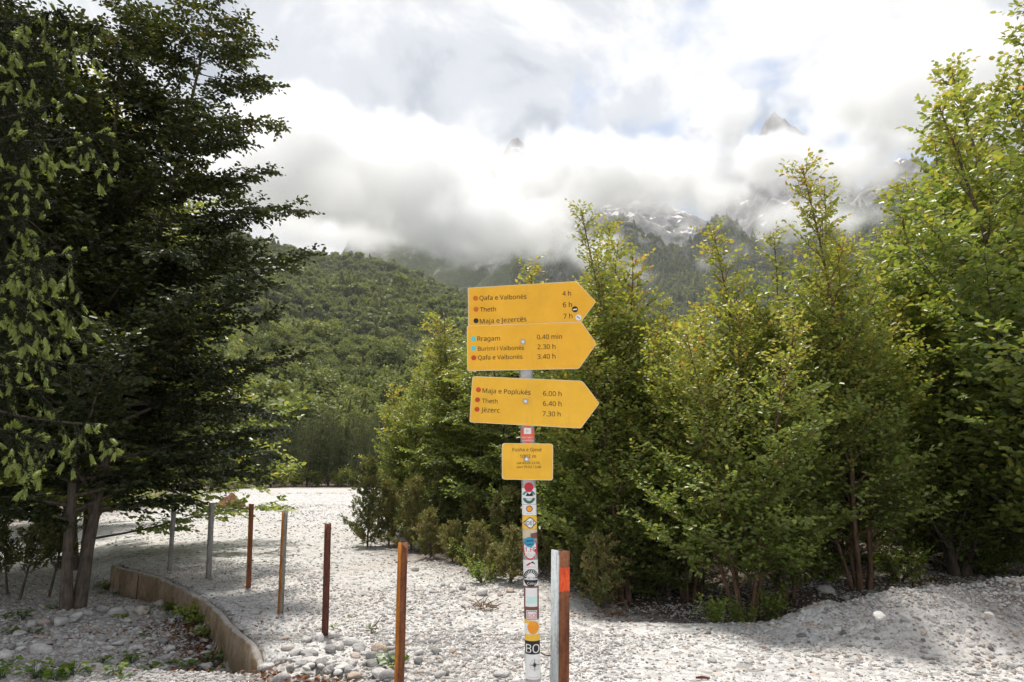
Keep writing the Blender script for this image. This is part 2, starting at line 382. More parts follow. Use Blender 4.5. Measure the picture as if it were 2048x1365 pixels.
mtn = tag(grid_obj('mountains', -1500, 3600, 500, 4200, 420, 300, mtn_h, M['mtn']), 'grey rocky mountains wrapped in low cloud', None, None, 'structure')

# ------------------------------------------------------------------ scatter helper (ground cover and far woods as stuff)
PROTO = {}
def proto_collection(name, meshes, mat):
    c = bpy.data.collections.new(name)
    for i, me in enumerate(meshes):
        o = bpy.data.objects.new('%s_%02d' % (name, i), me)
        if not me.materials: me.materials.append(mat)
        c.objects.link(o)
    return c
def scatter(name, P, R, S, pick, coll, parent=None):
    n = len(P); me = bpy.data.meshes.new(name); me.vertices.add(n); me.vertices.foreach_set('co', np.asarray(P, np.float32).ravel())
    for nm, arr in (('rot', R), ('scl', S)):
        a = me.attributes.new(nm, 'FLOAT_VECTOR', 'POINT'); a.data.foreach_set('vector', np.asarray(arr, np.float32).ravel())
    a = me.attributes.new('pick', 'INT', 'POINT'); a.data.foreach_set('value', np.asarray(pick, np.int32))
    o = obj(name, me, None, parent)
    g = bpy.data.node_groups.new(name + '_nodes', 'GeometryNodeTree')
    g.interface.new_socket('Geometry', in_out='INPUT', socket_type='NodeSocketGeometry')
    g.interface.new_socket('Geometry', in_out='OUTPUT', socket_type='NodeSocketGeometry')
    gi = g.nodes.new('NodeGroupInput'); go = g.nodes.new('NodeGroupOutput')
    ip = g.nodes.new('GeometryNodeInstanceOnPoints'); ci = g.nodes.new('GeometryNodeCollectionInfo')
    ci.inputs['Collection'].default_value = coll; ci.inputs['Separate Children'].default_value = True; ci.inputs['Reset Children'].default_value = True
    def na(nm, dt):
        q = g.nodes.new('GeometryNodeInputNamedAttribute'); q.data_type = dt; q.inputs['Name'].default_value = nm; return q.outputs['Attribute']
    er = g.nodes.new('FunctionNodeEulerToRotation')
    g.links.new(na('rot', 'FLOAT_VECTOR'), er.inputs[0]); g.links.new(er.outputs[0], ip.inputs['Rotation'])
    g.links.new(na('scl', 'FLOAT_VECTOR'), ip.inputs['Scale']); g.links.new(na('pick', 'INT'), ip.inputs['Instance Index'])
    ip.inputs['Pick Instance'].default_value = True
    g.links.new(gi.outputs[0], ip.inputs['Points']); g.links.new(ci.outputs[0], ip.inputs['Instance']); g.links.new(ip.outputs[0], go.inputs[0])
    md = o.modifiers.new('scatter', 'NODES'); md.node_group = g
    return o

# leaves ------------------------------------------------------------------
def leaf_arrays(P, D, Nn, Ln, Wd, tint, hexa=True, fold=0.16, curl=0.12):
    P = np.asarray(P); D = np.asarray(D); Nn = np.asarray(Nn)
    S = np.cross(D, Nn); S /= np.linalg.norm(S, axis=1)[:, None] + 1e-9; Nn = np.cross(S, D)
    Ln = np.asarray(Ln)[:, None]; Wd = np.asarray(Wd)[:, None]
    f = fold * Wd
    if hexa:
        pts = [P, P + D * .30 * Ln + S * .46 * Wd + Nn * f, P + D * .68 * Ln + S * .40 * Wd + Nn * f * .6, P + D * Ln - Nn * curl * Ln,
               P + D * .68 * Ln - S * .40 * Wd + Nn * f * .6, P + D * .30 * Ln - S * .46 * Wd + Nn * f]
        k = 6; fc = np.array([[0, 1, 2, 3], [0, 3, 4, 5]])
    else:
        pts = [P, P + D * .45 * Ln + S * .5 * Wd + Nn * f, P + D * Ln - Nn * curl * Ln, P + D * .45 * Ln - S * .5 * Wd + Nn * f]
        k = 4; fc = np.array([[0, 1, 2], [0, 2, 3]])
    V = np.stack(pts, 1).reshape(-1, 3); n = len(P)
    Fc = (np.arange(n)[:, None, None] * k + fc[None]).reshape(-1, fc.shape[1])
    return V, Fc, np.repeat(tint, k)
def nrm(v): return v / (np.linalg.norm(v, axis=-1, keepdims=True) + 1e-9)

# ------------------------------------------------------------------ far woods on hill and mountain foot (masses)
def canopy_proto(seed, conifer=False, n=230):
    r = np.random.default_rng(seed); fs = math.sqrt(230.0 / n)
    th = r.uniform(0, 2 * math.pi, n); u = r.uniform(-0.35, 1, n)
    if conifer:
        h = r.uniform(0.05, 1, n) ** 0.8; rad = 0.36 * (1 - h) + 0.03
        P = np.stack([rad * np.cos(th), rad * np.sin(th), h * 1.7], -1); Dn = nrm(np.stack([np.cos(th), np.sin(th), -0.5 + 0 * th], -1))
        sz = 0.28 * (1.1 - h * 0.7)
    else:
        lump = 0.85 + 0.2 * np.sin(3 * th + seed) * np.cos(2.3 * u * 3 + seed)
        q = np.sqrt(np.clip(1 - u * u, 0, 1))
        P = np.stack([q * np.cos(th) * .5 * lump, q * np.sin(th) * .5 * lump, 0.55 + u * .5 * lump], -1) * r.uniform(0.8, 1.05, n)[:, None]
        Dn = nrm(np.stack([q * np.cos(th), q * np.sin(th), u * 0.6 - 0.15], -1) + r.normal(0, .45, (n, 3))); sz = r.uniform(.13, .26, n)
    Nn = nrm(np.stack([P[:, 0], P[:, 1], P[:, 2] * 0 + 0.6], -1) + r.normal(0, .5, (n, 3)))
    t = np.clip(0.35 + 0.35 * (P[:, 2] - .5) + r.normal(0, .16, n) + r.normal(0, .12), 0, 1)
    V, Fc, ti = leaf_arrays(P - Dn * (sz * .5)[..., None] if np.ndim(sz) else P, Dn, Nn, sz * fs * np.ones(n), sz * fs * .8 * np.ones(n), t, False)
    return mesh_np('canopy', V, Fc, {'tint': ti})
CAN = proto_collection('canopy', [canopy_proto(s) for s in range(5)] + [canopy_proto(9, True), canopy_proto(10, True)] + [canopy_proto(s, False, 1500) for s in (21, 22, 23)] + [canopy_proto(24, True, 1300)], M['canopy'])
def wood(name, n, fn, amin, amax, dmin, dmax, size, label, con=0.1, keep=None, pw=1.0):
    r = np.random.default_rng(len(name) * 7 + n)
    a = r.uniform(amin, amax, n); D = dmin + (dmax - dmin) * r.uniform(0, 1, n) ** pw
    x = D * np.sin(a); y = D * np.cos(a); z = fn(x, y)
    k = np.ones(n, bool) if keep is None else keep(x, y, z)
    x, y, z, D = x[k], y[k], z[k], D[k]; m = len(x)
    s = size * r.lognormal(0, .28, m) * (0.62 + 0.75 * vnoise(x / 33, y / 33))
    S = np.stack([s * r.uniform(.85, 1.2, m), s * r.uniform(.85, 1.2, m), s * r.uniform(.8, 1.15, m)], -1)
    R = np.stack([r.normal(0, .1, m), r.normal(0, .1, m), r.uniform(0, 6.28, m)], -1)
    pick = np.where(r.random(m) < con, r.integers(5, 7, m), r.integers(0, 5, m))
    pick = np.where(D < 480, np.where(r.random(m) < con * .4, 10, r.integers(7, 10, m)), pick)
    return tag(scatter(name, np.stack([x, y, z - 0.08 * s], -1), R, S, pick, CAN), label, 'forest', None, 'stuff')
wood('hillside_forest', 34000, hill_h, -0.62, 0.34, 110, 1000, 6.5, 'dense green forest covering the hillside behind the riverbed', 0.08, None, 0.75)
wood('mountain_forest', 24000, mtn_h, 0.0, 0.85, 900, 2100, 9.0, 'hazy forest on the lower slopes of the rocky mountain', 0.55,
     lambda x, y, z: (z < 640 * (0.55 + 0.9 * fbm(x / 170 + 2, y / 170, 4))) & (z > 40))

# ------------------------------------------------------------------ low cloud wrapped round the mountains
def cloud(name, blobs, lo, hi, res, dens, nscale, amp, thr, label, rough=0.62):
    me = bpy.data.meshes.new(name); me.from_pydata([(0, 0, 0)], [], [])
    o = obj(name, me)
    g = bpy.data.node_groups.new(name + '_nodes', 'GeometryNodeTree')
    g.interface.new_socket('Geometry', in_out='INPUT', socket_type='NodeSocketGeometry')
    g.interface.new_socket('Geometry', in_out='OUTPUT', socket_type='NodeSocketGeometry')
    go = g.nodes.new('NodeGroupOutput')
    pos = g.nodes.new('GeometryNodeInputPosition')
    no = g.nodes.new('ShaderNodeTexNoise'); no.inputs['Scale'].default_value = nscale; no.inputs['Detail'].default_value = 6; no.inputs['Roughness'].default_value = rough
    no.inputs['Distortion'].default_value = 0.5
    g.links.new(pos.outputs[0], no.inputs['Vector'])
    def mt(op, a, b=None, c=None, clamp=False):
        q = g.nodes.new('ShaderNodeMath'); q.operation = op; q.use_clamp = clamp
        for i, v in enumerate((a, b, c)):
            if v is None: continue
            if isinstance(v, (int, float)): q.inputs[i].default_value = v
            else: g.links.new(v, q.inputs[i])
        return q.outputs[0]
    env = None
    for (c, rad, st) in blobs:
        s = g.nodes.new('ShaderNodeVectorMath'); s.operation = 'SUBTRACT'; g.links.new(pos.outputs[0], s.inputs[0]); s.inputs[1].default_value = tuple(c)
        d = g.nodes.new('ShaderNodeVectorMath'); d.operation = 'DIVIDE'; g.links.new(s.outputs[0], d.inputs[0]); d.inputs[1].default_value = tuple(rad)
        l = g.nodes.new('ShaderNodeVectorMath'); l.operation = 'LENGTH'; g.links.new(d.outputs[0], l.inputs[0])
        e = mt('MULTIPLY', mt('SUBTRACT', 1.0, l.outputs['Value'], clamp=True), st)
        env = e if env is None else mt('MAXIMUM', env, e)
    # density = clamp(env + amp*(noise-0.5) - thr, 0..) * dens, and zero outside the envelope
    dd = mt('ADD', env, mt('MULTIPLY', mt('SUBTRACT', no.outputs[0], 0.5), amp))
    dd = mt('MAXIMUM', mt('SUBTRACT', dd, thr), 0.0)
    dd = mt('MINIMUM', dd, 0.45)
    dd = mt('MULTIPLY', dd, mt('MULTIPLY', env, 6.0, clamp=True))
    vc = g.nodes.new('GeometryNodeVolumeCube')
    g.links.new(dd, vc.inputs['Density'])
    vc.inputs['Min'].default_value = tuple(lo); vc.inputs['Max'].default_value = tuple(hi)
    vc.inputs['Resolution X'].default_value, vc.inputs['Resolution Y'].default_value, vc.inputs['Resolution Z'].default_value = res
    m, t, out = newmat(name + '_vapour')
    pv = N(t, 'ShaderNodeVolumePrincipled'); pv.inputs['Density'].default_value = dens
    pv.inputs['Color'].default_value = (1, 1, 1, 1); pv.inputs['Anisotropy'].default_value = 0.2
    L(t, pv.outputs[0], out.inputs['Volume'])
    sm = g.nodes.new('GeometryNodeSetMaterial'); sm.inputs['Material'].default_value = m
    g.links.new(vc.outputs[0], sm.inputs['Geometry']); g.links.new(sm.outputs[0], go.inputs[0])
    md = o.modifiers.new('cloud', 'NODES'); md.node_group = g
    me.materials.append(m)
    return tag(o, label, 'cloud', None, 'stuff')
def B(px, py, D, rx, rz, st=1.0, ry=None):
    """an ellipsoid of vapour: centre seen at px,py, half-extents in photo pixels at distance D"""
    k = D / 1365.0
    return (at_d(px, py, D), (rx * k, ry or max(rx, rz) * k * 0.6, rz * k), st)
blobs = [B(600, 330, 1300, 360, 220, 2.2), B(800, 380, 1350, 380, 190, 2.2), B(680, 470, 1050, 260, 70, 1.6), B(960, 465, 1250, 380, 105, 1.7), B(1060, 400, 1700, 260, 85, 1.35),
         B(1200, 360, 1700, 380, 130, 1.8), B(1380, 350, 1700, 230, 130, 1.7), B(1150, 505, 1150, 330, 75, 1.2), B(1400, 500, 1050, 260, 60, 1.0),
         B(1740, 190, 1250, 270, 170, 2.0), B(1960, 130, 1150, 330, 160, 1.9), B(1560, 440, 1080, 210, 80, 1.0), B(1690, 320, 1150, 190, 90, 1.35),
         B(1450, 240, 1700, 120, 150, 1.7), B(1660, 250, 1600, 110, 140, 1.5), B(900, 370, 1900, 280, 60, 1.2),
         B(1545, 335, 1900, 180, 95, 1.8), B(1600, 250, 2000, 60, 60, .9), B(1860, 290, 1200, 190, 90, 1.3), B(1500, 300, 1800, 120, 70, 1.4), B(1570, 310, 1450, 190, 62, 1.8), B(1680, 380, 1300, 150, 60, 1.1), B(1960, 230, 1250, 280, 120, 2.0), B(1790, 260, 1350, 170, 110, 1.7), B(1620, 430, 1150, 280, 95, 1.25), B(1440, 400, 1350, 170, 80, 1.2), B(1570, 295, 1500, 130, 42, 1.5), B(1700, 330, 1400, 170, 80, 1.7), B(1660, 260, 1500, 80, 55, 1.4)]
cloud('low_cloud', blobs, (-1000, 800, 230), (1500, 2400, 1750), (240, 150, 164), 0.052, 0.0085, 3.5, 0.75, 'bank of white low cloud drifting across the rocky mountains', 0.68)

# ------------------------------------------------------------------ the hazy valley air
m_, t_, o_ = newmat('valley_air'); pv_ = N(t_, 'ShaderNodeVolumePrincipled'); pv_.inputs['Density'].default_value = 0.00009
pv_.inputs['Color'].default_value = (0.93, 0.96, 1.0, 1); L(t_, pv_.outputs[0], o_.inputs['Volume'])
hb = MB(); hb.box((0, 0, 880), 13000, 13000, 1800)
tag(obj('haze', hb.mesh('haze'), m_), 'thin pale haze in the valley air', 'haze', None, 'stuff')

# ------------------------------------------------------------------ stones: 300 picked out singly, the rest as loose gravel
def stone_mesh(seed, sub=2, angular=0.0, flat=0.62):
    r = np.random.default_rng(seed); bm = bmesh.new(); bmesh.ops.create_icosphere(bm, subdivisions=sub, radius=1.0)
    dirs = nrm(r.normal(0, 1, (9, 3))); lim = r.uniform(0.5, 0.85, 9)
    ph = r.uniform(0, 6.28, 6)
    for v in bm.verts:
        p = np.array(v.co)
        p = p * (1 + 0.10 * math.sin(2.1 * p[0] + ph[0]) + 0.10 * math.sin(2.7 * p[1] + ph[1]) + 0.08 * math.sin(3.3 * p[2] + ph[2] + p[0]))
        for d, l in zip(dirs, lim):
            e = p @ d
            if e > l: p = p - d * (e - l) * (0.7 + 0.3 * angular)
        v.co = p
    s = np.array([1.0, r.uniform(0.66, 0.95), flat * r.uniform(0.8, 1.25)])
    for v in bm.verts: v.co = Vector(np.array(v.co) * s)
    me = bpy.data.meshes.new('stone'); bm.to_mesh(me); bm.free()
    me.polygons.foreach_set('use_smooth', np.ones(len(me.polygons), bool)); me.materials.append(M['stone']); return me
STONES = [stone_mesh(i, 2, 0.4 if i < 4 else 1.0) for i in range(10)]
PEB = proto_collection('pebble', [stone_mesh(50 + i, 1, 0.5, 0.6) for i in range(6)], M['stone'])
def seat(px, py):
    """the point of the ground seen at px,py (in the hollow: kept clear of the wall)"""
    hol = px < np.interp(py, [1150, 1180, 1205, 1245, 1310, 1365], [240, 365, 400, 455, 505, 505])
    p = at_z(px, py, -0.36 if hol else 0.0)
    for _ in range(8):
        xx = min(p[0], float(wall_x(p[1])) - .2) if hol and WY0 - .3 < p[1] < WY1 else p[0]
        p = at_z(px, py, float(ground_h(xx, p[1])))
    if hol and WY0 - .3 < p[1] < WY1: p[0] = min(p[0], float(wall_x(p[1])) - .2); p[2] = float(ground_h(p[0], p[1]))
    return p
def place_stone(px, py, wpx, me=None, flat=1.0, name='stone'):
    """a stone whose base is seen at px,py on the ground and is wpx photo pixels wide"""
    p = seat(px, py)
    s = wpx / 1365.0 * p[1] * 0.5
    o = bpy.data.objects.new(name, me or STONES[rng.integers(0, 10)]); COL.objects.link(o); o.parent = ground
    o.location = (p[0], p[1], p[2] + s * 0.28 * flat); o.scale = (s * 1.05, s * 1.0, s * flat)
    o.rotation_euler = (rng.normal(0, .18), rng.normal(0, .18), rng.uniform(0, 6.28)); return o
big = [(500, 1352, 70, .6), (530, 1338, 40, .6), (355, 1214, 34, 1.1), (412, 1338, 40, 1), (120, 1245, 44, 1.1), (150, 1240, 34, 1), (205, 1225, 40, 1.2), (232, 1232, 44, 1),
       (66, 1252, 30, 1.2), (90, 1250, 26, 1.2), (38, 1272, 40, .8), (178, 1232, 28, 1), (262, 1222, 30, .8), (285, 1228, 34, 1.3), (80, 1305, 44, 1), (272, 1300, 32, 1), (8, 1325, 34, 1.5),
       (120, 1335, 36, .9), (190, 1340, 40, .8), (45, 1330, 36, 1), (215, 1302, 26, .9), (425, 1262, 24, 1), (330, 1318, 24, .8), (150, 1308, 30, 1), (402, 1236, 28, .8), (250, 1244, 30, .9),
       (490, 1175, 14, 1.3), (1955, 1172, 42, .8), (1905, 1172, 18, 1), (1860, 1176, 24, 1), (2004, 1180, 20, 1.2), (1872, 1222, 40, .9), (1835, 1216, 34, .8), (1740, 1215, 18, 1.6), (1850, 1178, 22, 1),
       (1650, 1210, 24, 1.1), (1862, 1262, 44, .7), (1885, 1258, 30, .8), (1855, 1278, 26, .6), (1915, 1268, 44, .5), (2026, 1308, 34, .9), (2000, 1296, 38, .9), (1700, 1260, 18, 1),
       (1608, 1264, 14, 1.2), (1636, 1275, 14, 1.2), (1680, 1285, 34, .6), (1498, 1326, 22, .7), (1425, 1324, 24, .8), (1622, 1312, 18, .7), (1855, 1318, 24, .7), (2040, 1332, 18, .8),
       (1585, 1352, 16, .8), (1950, 1350, 34, .6), (1930, 1345, 22, .8), (1670, 1318, 16, .7), (760, 1352, 50, .8), (745, 1336, 40, 1.0), (785, 1322, 46, 1), (700, 1290, 40, .7), (640, 1282, 36, 1),
       (612, 1284, 34, 1), (668, 1276, 28, .8), (570, 1280, 24, .6), (720, 1300, 34, .9), (660, 1305, 36, .8), (618, 1312, 40, .7), (575, 1300, 34, .7), (680, 1340, 44, .7), (600, 1345, 40, .7),
       (780, 1300, 32, .8), (735, 1325, 18, 1), (835, 1310, 26, .9), (880, 1355, 30, .8), (835, 1300, 16, .8), (1000, 1352, 40, .7), (640, 1330, 30, .8), (560, 1325, 30, .9), (965, 1190, 30, 1.2),
       (1000, 1192, 18, 1), (925, 1180, 20, 1), (830, 1142, 20, .9), (1020, 1185, 22, .8), (885, 1172, 16, .9), (905, 1185, 18, .8), (800, 1145, 14, 1), (865, 1185, 20, .6), (1045, 1190, 20, .8)]
for (a, b, c, f) in big: place_stone(a, b, c * .9, None, f)
zones = [(545, 820, 1280, 1364, 13, 34, 66), (0, 470, 1215, 1362, 11, 26, 62), (1580, 2047, 1178, 1285, 14, 34, 74), (820, 1020, 1275, 1364, 10, 24, 18),
         (860, 1050, 1165, 1200, 8, 16, 14), (1140, 1600, 1255, 1362, 8, 18, 12)]
k = 0
for (a, b, c, d, s0, s1, n) in zones:
    for i in range(n):
        px = rng.uniform(a, b); py = c + (d - c) * rng.uniform(0, 1) ** 0.8
        if k + len(big) >= 300: break
        if px < 540 and px > np.interp(py, [1130, 1210, 1245, 1310], [230, 420, 455, 500]) and py < 1315: continue
        place_stone(px, py, rng.uniform(s0, s1), None, rng.uniform(.7, 1.1)); k += 1
# loose pebbles
def pebbles():
    P = []; S = []
    r = np.random.default_rng(21)
    def ring(n, d0, d1, s0, s1, pw=1.0, keep=None):
        D = np.sqrt(r.uniform(d0 * d0, d1 * d1, n)); u = r.uniform(-0.86, 0.86, n)
        x = u * D; y = D
        s = s0 * (s1 / s0) ** (r.random(n) ** 2.4)
        if keep is not None:
            kk = keep(x, y); x, y, s = x[kk], y[kk], s[kk]
        P.append(np.stack([x, y], -1)); S.append(s)
    patch = lambda x, y: r.random(len(x)) < .25 + .75 * smooth(.36, .56, fbm(x * .55 + 11, y * .8 + 2, 4))
    ring(64000, 3.9, 7.0, .005, .026, 1.0, patch)
    ring(64000, 6.6, 12.0, .008, .032, 1.0, patch)
    ring(30000, 11.5, 32, .016, .05)
    cob = lambda x, y: (vnoise(x * 1.4 + 30, y * 1.4) > 0.5) & (y < 7.2) & (x < 0.2) | ((x - 4.75) ** 2 / 7 + (y - 7.0) ** 2 / 1.6 < 1.2) | ((wall_x(y) - x > 0.1) & (y > 5))
    ring(26000, 4.0, 11.0, .014, .045, 1.0, cob)
    P = np.vstack(P); S = np.concatenate(S)
    n = len(P); z = ground_h(P[:, 0], P[:, 1])
    on_wall = np.abs(wall_x(P[:, 1]) - P[:, 0] - 0.09) < 0.07
    k = ~(on_wall & (P[:, 1] > WY0) & (P[:, 1] < WY1))
    P, S, z = P[k], S[k], z[k]; n = len(P)
    R = np.stack([r.normal(0, .3, n), r.normal(0, .3, n), r.uniform(0, 6.28, n)], -1)
    sc = np.stack([S, S * r.uniform(.8, 1.1, n), S * r.uniform(.75, 1.3, n)], -1)
    o = scatter('loose_pebbles', np.column_stack([P, z + S * 0.12]), R, sc, r.integers(0, 6, n), PEB, ground); o['kind'] = 'stuff'
pebbles()

# ------------------------------------------------------------------ concrete retaining wall
def wallmat():
    m, t, out = newmat('old_concrete'); c = N(t, 'ShaderNodeTexCoord'); P = c.outputs['Object']
    mpn = N(t, 'ShaderNodeMapping'); mpn.inputs['Scale'].default_value = (3.2, 3.2, 1.9); L(t, P, mpn.inputs['Vector'])
    st = noise(t, mpn.outputs[0], 1.0, 6, 0.6)
    n = noise(t, P, 18, 7, 0.65)
    a = ramp(t, st, [(0.28, (0.13, 0.095, 0.06)), (0.5, (0.29, 0.22, 0.145)), (0.72, (0.42, 0.36, 0.285))])
    g = ramp(t, n, [(0.3, (0.7, 0.68, 0.66)), (0.7, (1.1, 1.08, 1.05))])
    col = mixc(t, 1.0, a, g, 'MULTIPLY')
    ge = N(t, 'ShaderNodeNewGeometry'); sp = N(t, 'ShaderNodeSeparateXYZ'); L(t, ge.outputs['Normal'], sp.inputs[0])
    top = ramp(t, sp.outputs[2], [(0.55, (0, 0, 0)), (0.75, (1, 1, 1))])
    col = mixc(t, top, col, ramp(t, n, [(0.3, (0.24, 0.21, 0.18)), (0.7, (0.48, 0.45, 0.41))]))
    pbsdf(t, out, col, 0.9, 0.2, 0, n, 0.6, 0.02); return m
M['wall'] = wallmat()
def retaining_wall():
    t = np.linspace(0, 1, 170); seg = np.concatenate([[0], np.cumsum(np.linalg.norm(np.diff(WALL[:, :2], axis=0), axis=1))]); seg /= seg[-1]
    C = np.stack([np.interp(t, seg, WALL[:, 0]), np.interp(t, seg, WALL[:, 1])], -1)
    for _ in range(2): C[1:-1] = (C[:-2] + 2 * C[1:-1] + C[2:]) / 4
    T = nrm(np.gradient(C, axis=0)); Nr = np.stack([T[:, 1], -T[:, 0]], -1)         # towards the hollow
    if (Nr[80] @ np.array([-1, -0.3])) < 0: Nr = -Nr
    r = np.random.default_rng(5); z0 = ground_h(C[:, 0] + 0.4, C[:, 1] + 0.1)
    top = np.maximum(z0, -0.02) + 0.004 + 0.03 * (fbm(t * 70, t * 0, 4) - 0.5) - 0.10 * smooth(0.95, 1.0, t)
    rag = 0.05 * (fbm(t * 60 + 4, t * 0 + 3, 4) - 0.5)
    fr = 0.10
    rows = [(C + Nr * (fr + rag[:, None] * .3), np.full(170, -0.85)), (C + Nr * (fr + rag[:, None] * .5), top * 0 - 0.25), (C + Nr * (fr + rag[:, None]), top - 0.02),
            (C + Nr * (fr - .022 + rag[:, None]), top + 0.004), (C + Nr * 0.05, top + 0.002 + 0.012 * fbm(t * 90, t * 0 + 8, 3)), (C + Nr * 0.01, top - 0.03), (C - Nr * 0.0, np.full(170, -0.85))]
    V = np.vstack([np.column_stack([a, b]) for a, b in rows]); n = 170; m = len(rows)
    Fq = (np.arange(m - 1)[:, None] * n + np.arange(n - 1)[None, :])[..., None] + np.array([0, 1, n + 1, n])
    caps = np.array([[i * n for i in range(m)][::-1], [i * n + n - 1 for i in range(m)]])
    root = empty('retaining_wall', (C[80, 0], C[80, 1], 0))
    tag(root, 'low curved concrete retaining wall stained brown beside the row of posts', 'wall')
    local_obj('wall_body', V, [Fq.reshape(-1, 4), caps], M['wall'], root, False)
    for i in (30, 92):           # shutter-board joints
        b = MB(); p = C[i] + Nr[i] * (fr + 0.004); b.tube([[p[0], p[1], -0.5], [p[0], p[1], float(top[i]) - 0.03]], 0.006, 5)
        o = obj('joint', b.mesh('joint'), M['rustdark'], root); o.location = -root.location
def rustmat(name, a, b, c):
    m, t, out = newmat(name); co = N(t, 'ShaderNodeTexCoord'); P = co.outputs['Object']
    mpn = N(t, 'ShaderNodeMapping'); mpn.inputs['Scale'].default_value = (30, 30, 5); L(t, P, mpn.inputs['Vector'])
    n = noise(t, mpn.outputs[0], 1.0, 7, 0.65); n2 = noise(t, P, 45, 5, 0.7)
    mm = mathn(t, 'ADD', mathn(t, 'MULTIPLY', n, 0.65), mathn(t, 'MULTIPLY', n2, 0.35))
    pbsdf(t, out, ramp(t, mm, [(0.34, a), (0.5, b), (0.66, c)]), 0.75, 0.3, 0.1, n2, 0.4, 0.004); return m
M['rust'] = rustmat('orange_rust', (0.13, 0.04, 0.012), (0.40, 0.135, 0.014), (0.58, 0.24, 0.02))
M['rustdark'] = rustmat('dark_rust', (0.035, 0.014, 0.010), (0.11, 0.036, 0.022), (0.19, 0.075, 0.04))
M['rustbrown'] = rustmat('brown_rust', (0.06, 0.022, 0.012), (0.17, 0.06, 0.025), (0.27, 0.11, 0.05))
M['paint'] = rustmat('weathered_paint', (0.13, 0.10, 0.08), (0.30, 0.29, 0.27), (0.42, 0.42, 0.41))
M['paintgreen'] = rustmat('green_grey_paint', (0.10, 0.07, 0.045), (0.22, 0.20, 0.17), (0.30, 0.30, 0.28))
M['paintblue'] = rustmat('pale_blue_paint', (0.17, 0.09, 0.07), (0.40, 0.44, 0.45), (0.52, 0.57, 0.58))
M['band'] = rustmat('orange_red_paint', (0.35, 0.05, 0.02), (0.75, 0.10, 0.03), (0.85, 0.17, 0.06))
retaining_wall()

# ------------------------------------------------------------------ steel fence posts
def angle_post(name, bpx, tpx, wpx, mats, label, rot, depth=None, extra=None):
    if depth is None:
        base = at_z(bpx[0], bpx[1], 0.02)
    else:
        base = at_d(bpx[0], bpx[1], depth)
    Yd = base[1]; top = at_d(tpx[0], tpx[1], Yd)
    if depth is not None:
        k = (0.0 - top[2]) / (base[2] - top[2]); base = top + (base - top) * k
    wd = wpx / 1365 * Yd
    root = empty(name, base); ax = top - base; H = np.linalg.norm(ax); ax /= H
    u = np.cross(ax, [0, 1, 0]); u /= np.linalg.norm(u); v = np.cross(ax, u)
    c, s = math.cos(rot), math.sin(rot); e1 = u * c + v * s; e2 = -u * s + v * c       # e1, e2: horizontal axes of the profile
    f = wd / (abs(c) + abs(s)) * 1.0; th = 0.005
    # two legs of the angle iron, butted
    for i, (ea, eb, L0, mat) in enumerate(((e1, e2, 0.0, mats[0]), (e2, e1, th, mats[1]))):
        V = []
        for z in (-0.25, 0.3, 0.62, 0.9, H):
            j = rng.normal(0, 0.0012, 2)
            for (a, b) in ((L0, 0), (f, 0), (f, th), (L0, th)):
                V.append(base + ax * (z if z < H else H + rng.normal(0, 0.002)) + ea * (a - f / 2 + j[0] * 0.4) + eb * (b - f / 2 + j[1] * 0.4))
        Fq = []
        for q in range(4):
            for d in range(4): Fq.append([q * 4 + d, q * 4 + (d + 1) % 4, q * 4 + 4 + (d + 1) % 4, q * 4 + 4 + d])
        Fq += [[3, 2, 1, 0], [16, 17, 18, 19]]
        local_obj('flange', np.array(V), np.array(Fq), mats[i], root)
    if extra:
        for (z, side, ln) in extra:
            b = MB(); p = base + ax * z; d = u * side
            b.tube([p - d * 0.01, p + d * ln * .5 + np.array([0, -.01, .004]), p + d * ln + np.array([0, -.01, 0.012])], 0.004, 5)
            local_obj('wire_stub', b.mesh('w').vertices and np.vstack(b.V), [np.vstack(b.F4), np.vstack(b.F3)], M['rustdark'], root)
    return tag(root, label, 'fence post', 'steel posts along the concrete wall')
R_ = math.radians
angle_post('fence_post', (339, 1139), (349, 1010), 10, (M['paint'], M['paint']), 'grey weathered post farthest along the concrete wall, leaning right', R_(215), None, [(0.48, -1, 0.06), (0.2, 1, 0.03)])
angle_post('fence_post', (417, 1155), (424, 1006), 11, (M['paint'], M['paint']), 'plain grey post second from the far end of the wall', R_(225))
angle_post('fence_post', (497, 1173), (503, 1008), 10, (M['rustbrown'], M['rust']), 'rusty brown post between the grey post and the half-painted post', R_(222))
angle_post('fence_post', (561, 1224), (570, 1022), 11, (M['paintgreen'], M['rust']), 'post with grey flaking paint over orange rust near the wall end', R_(235))
angle_post('fence_post', (650, 1268), (656, 1047), 13, (M['rustdark'], M['rustdark']), 'dark reddish brown rusty post standing among white cobbles', R_(225))
angle_post('fence_post', (798, 1365), (806, 1085), 19, (M['rustbrown'], M['rust']), 'bright orange rusty post in front, left of the signpost', R_(222), 4.75)

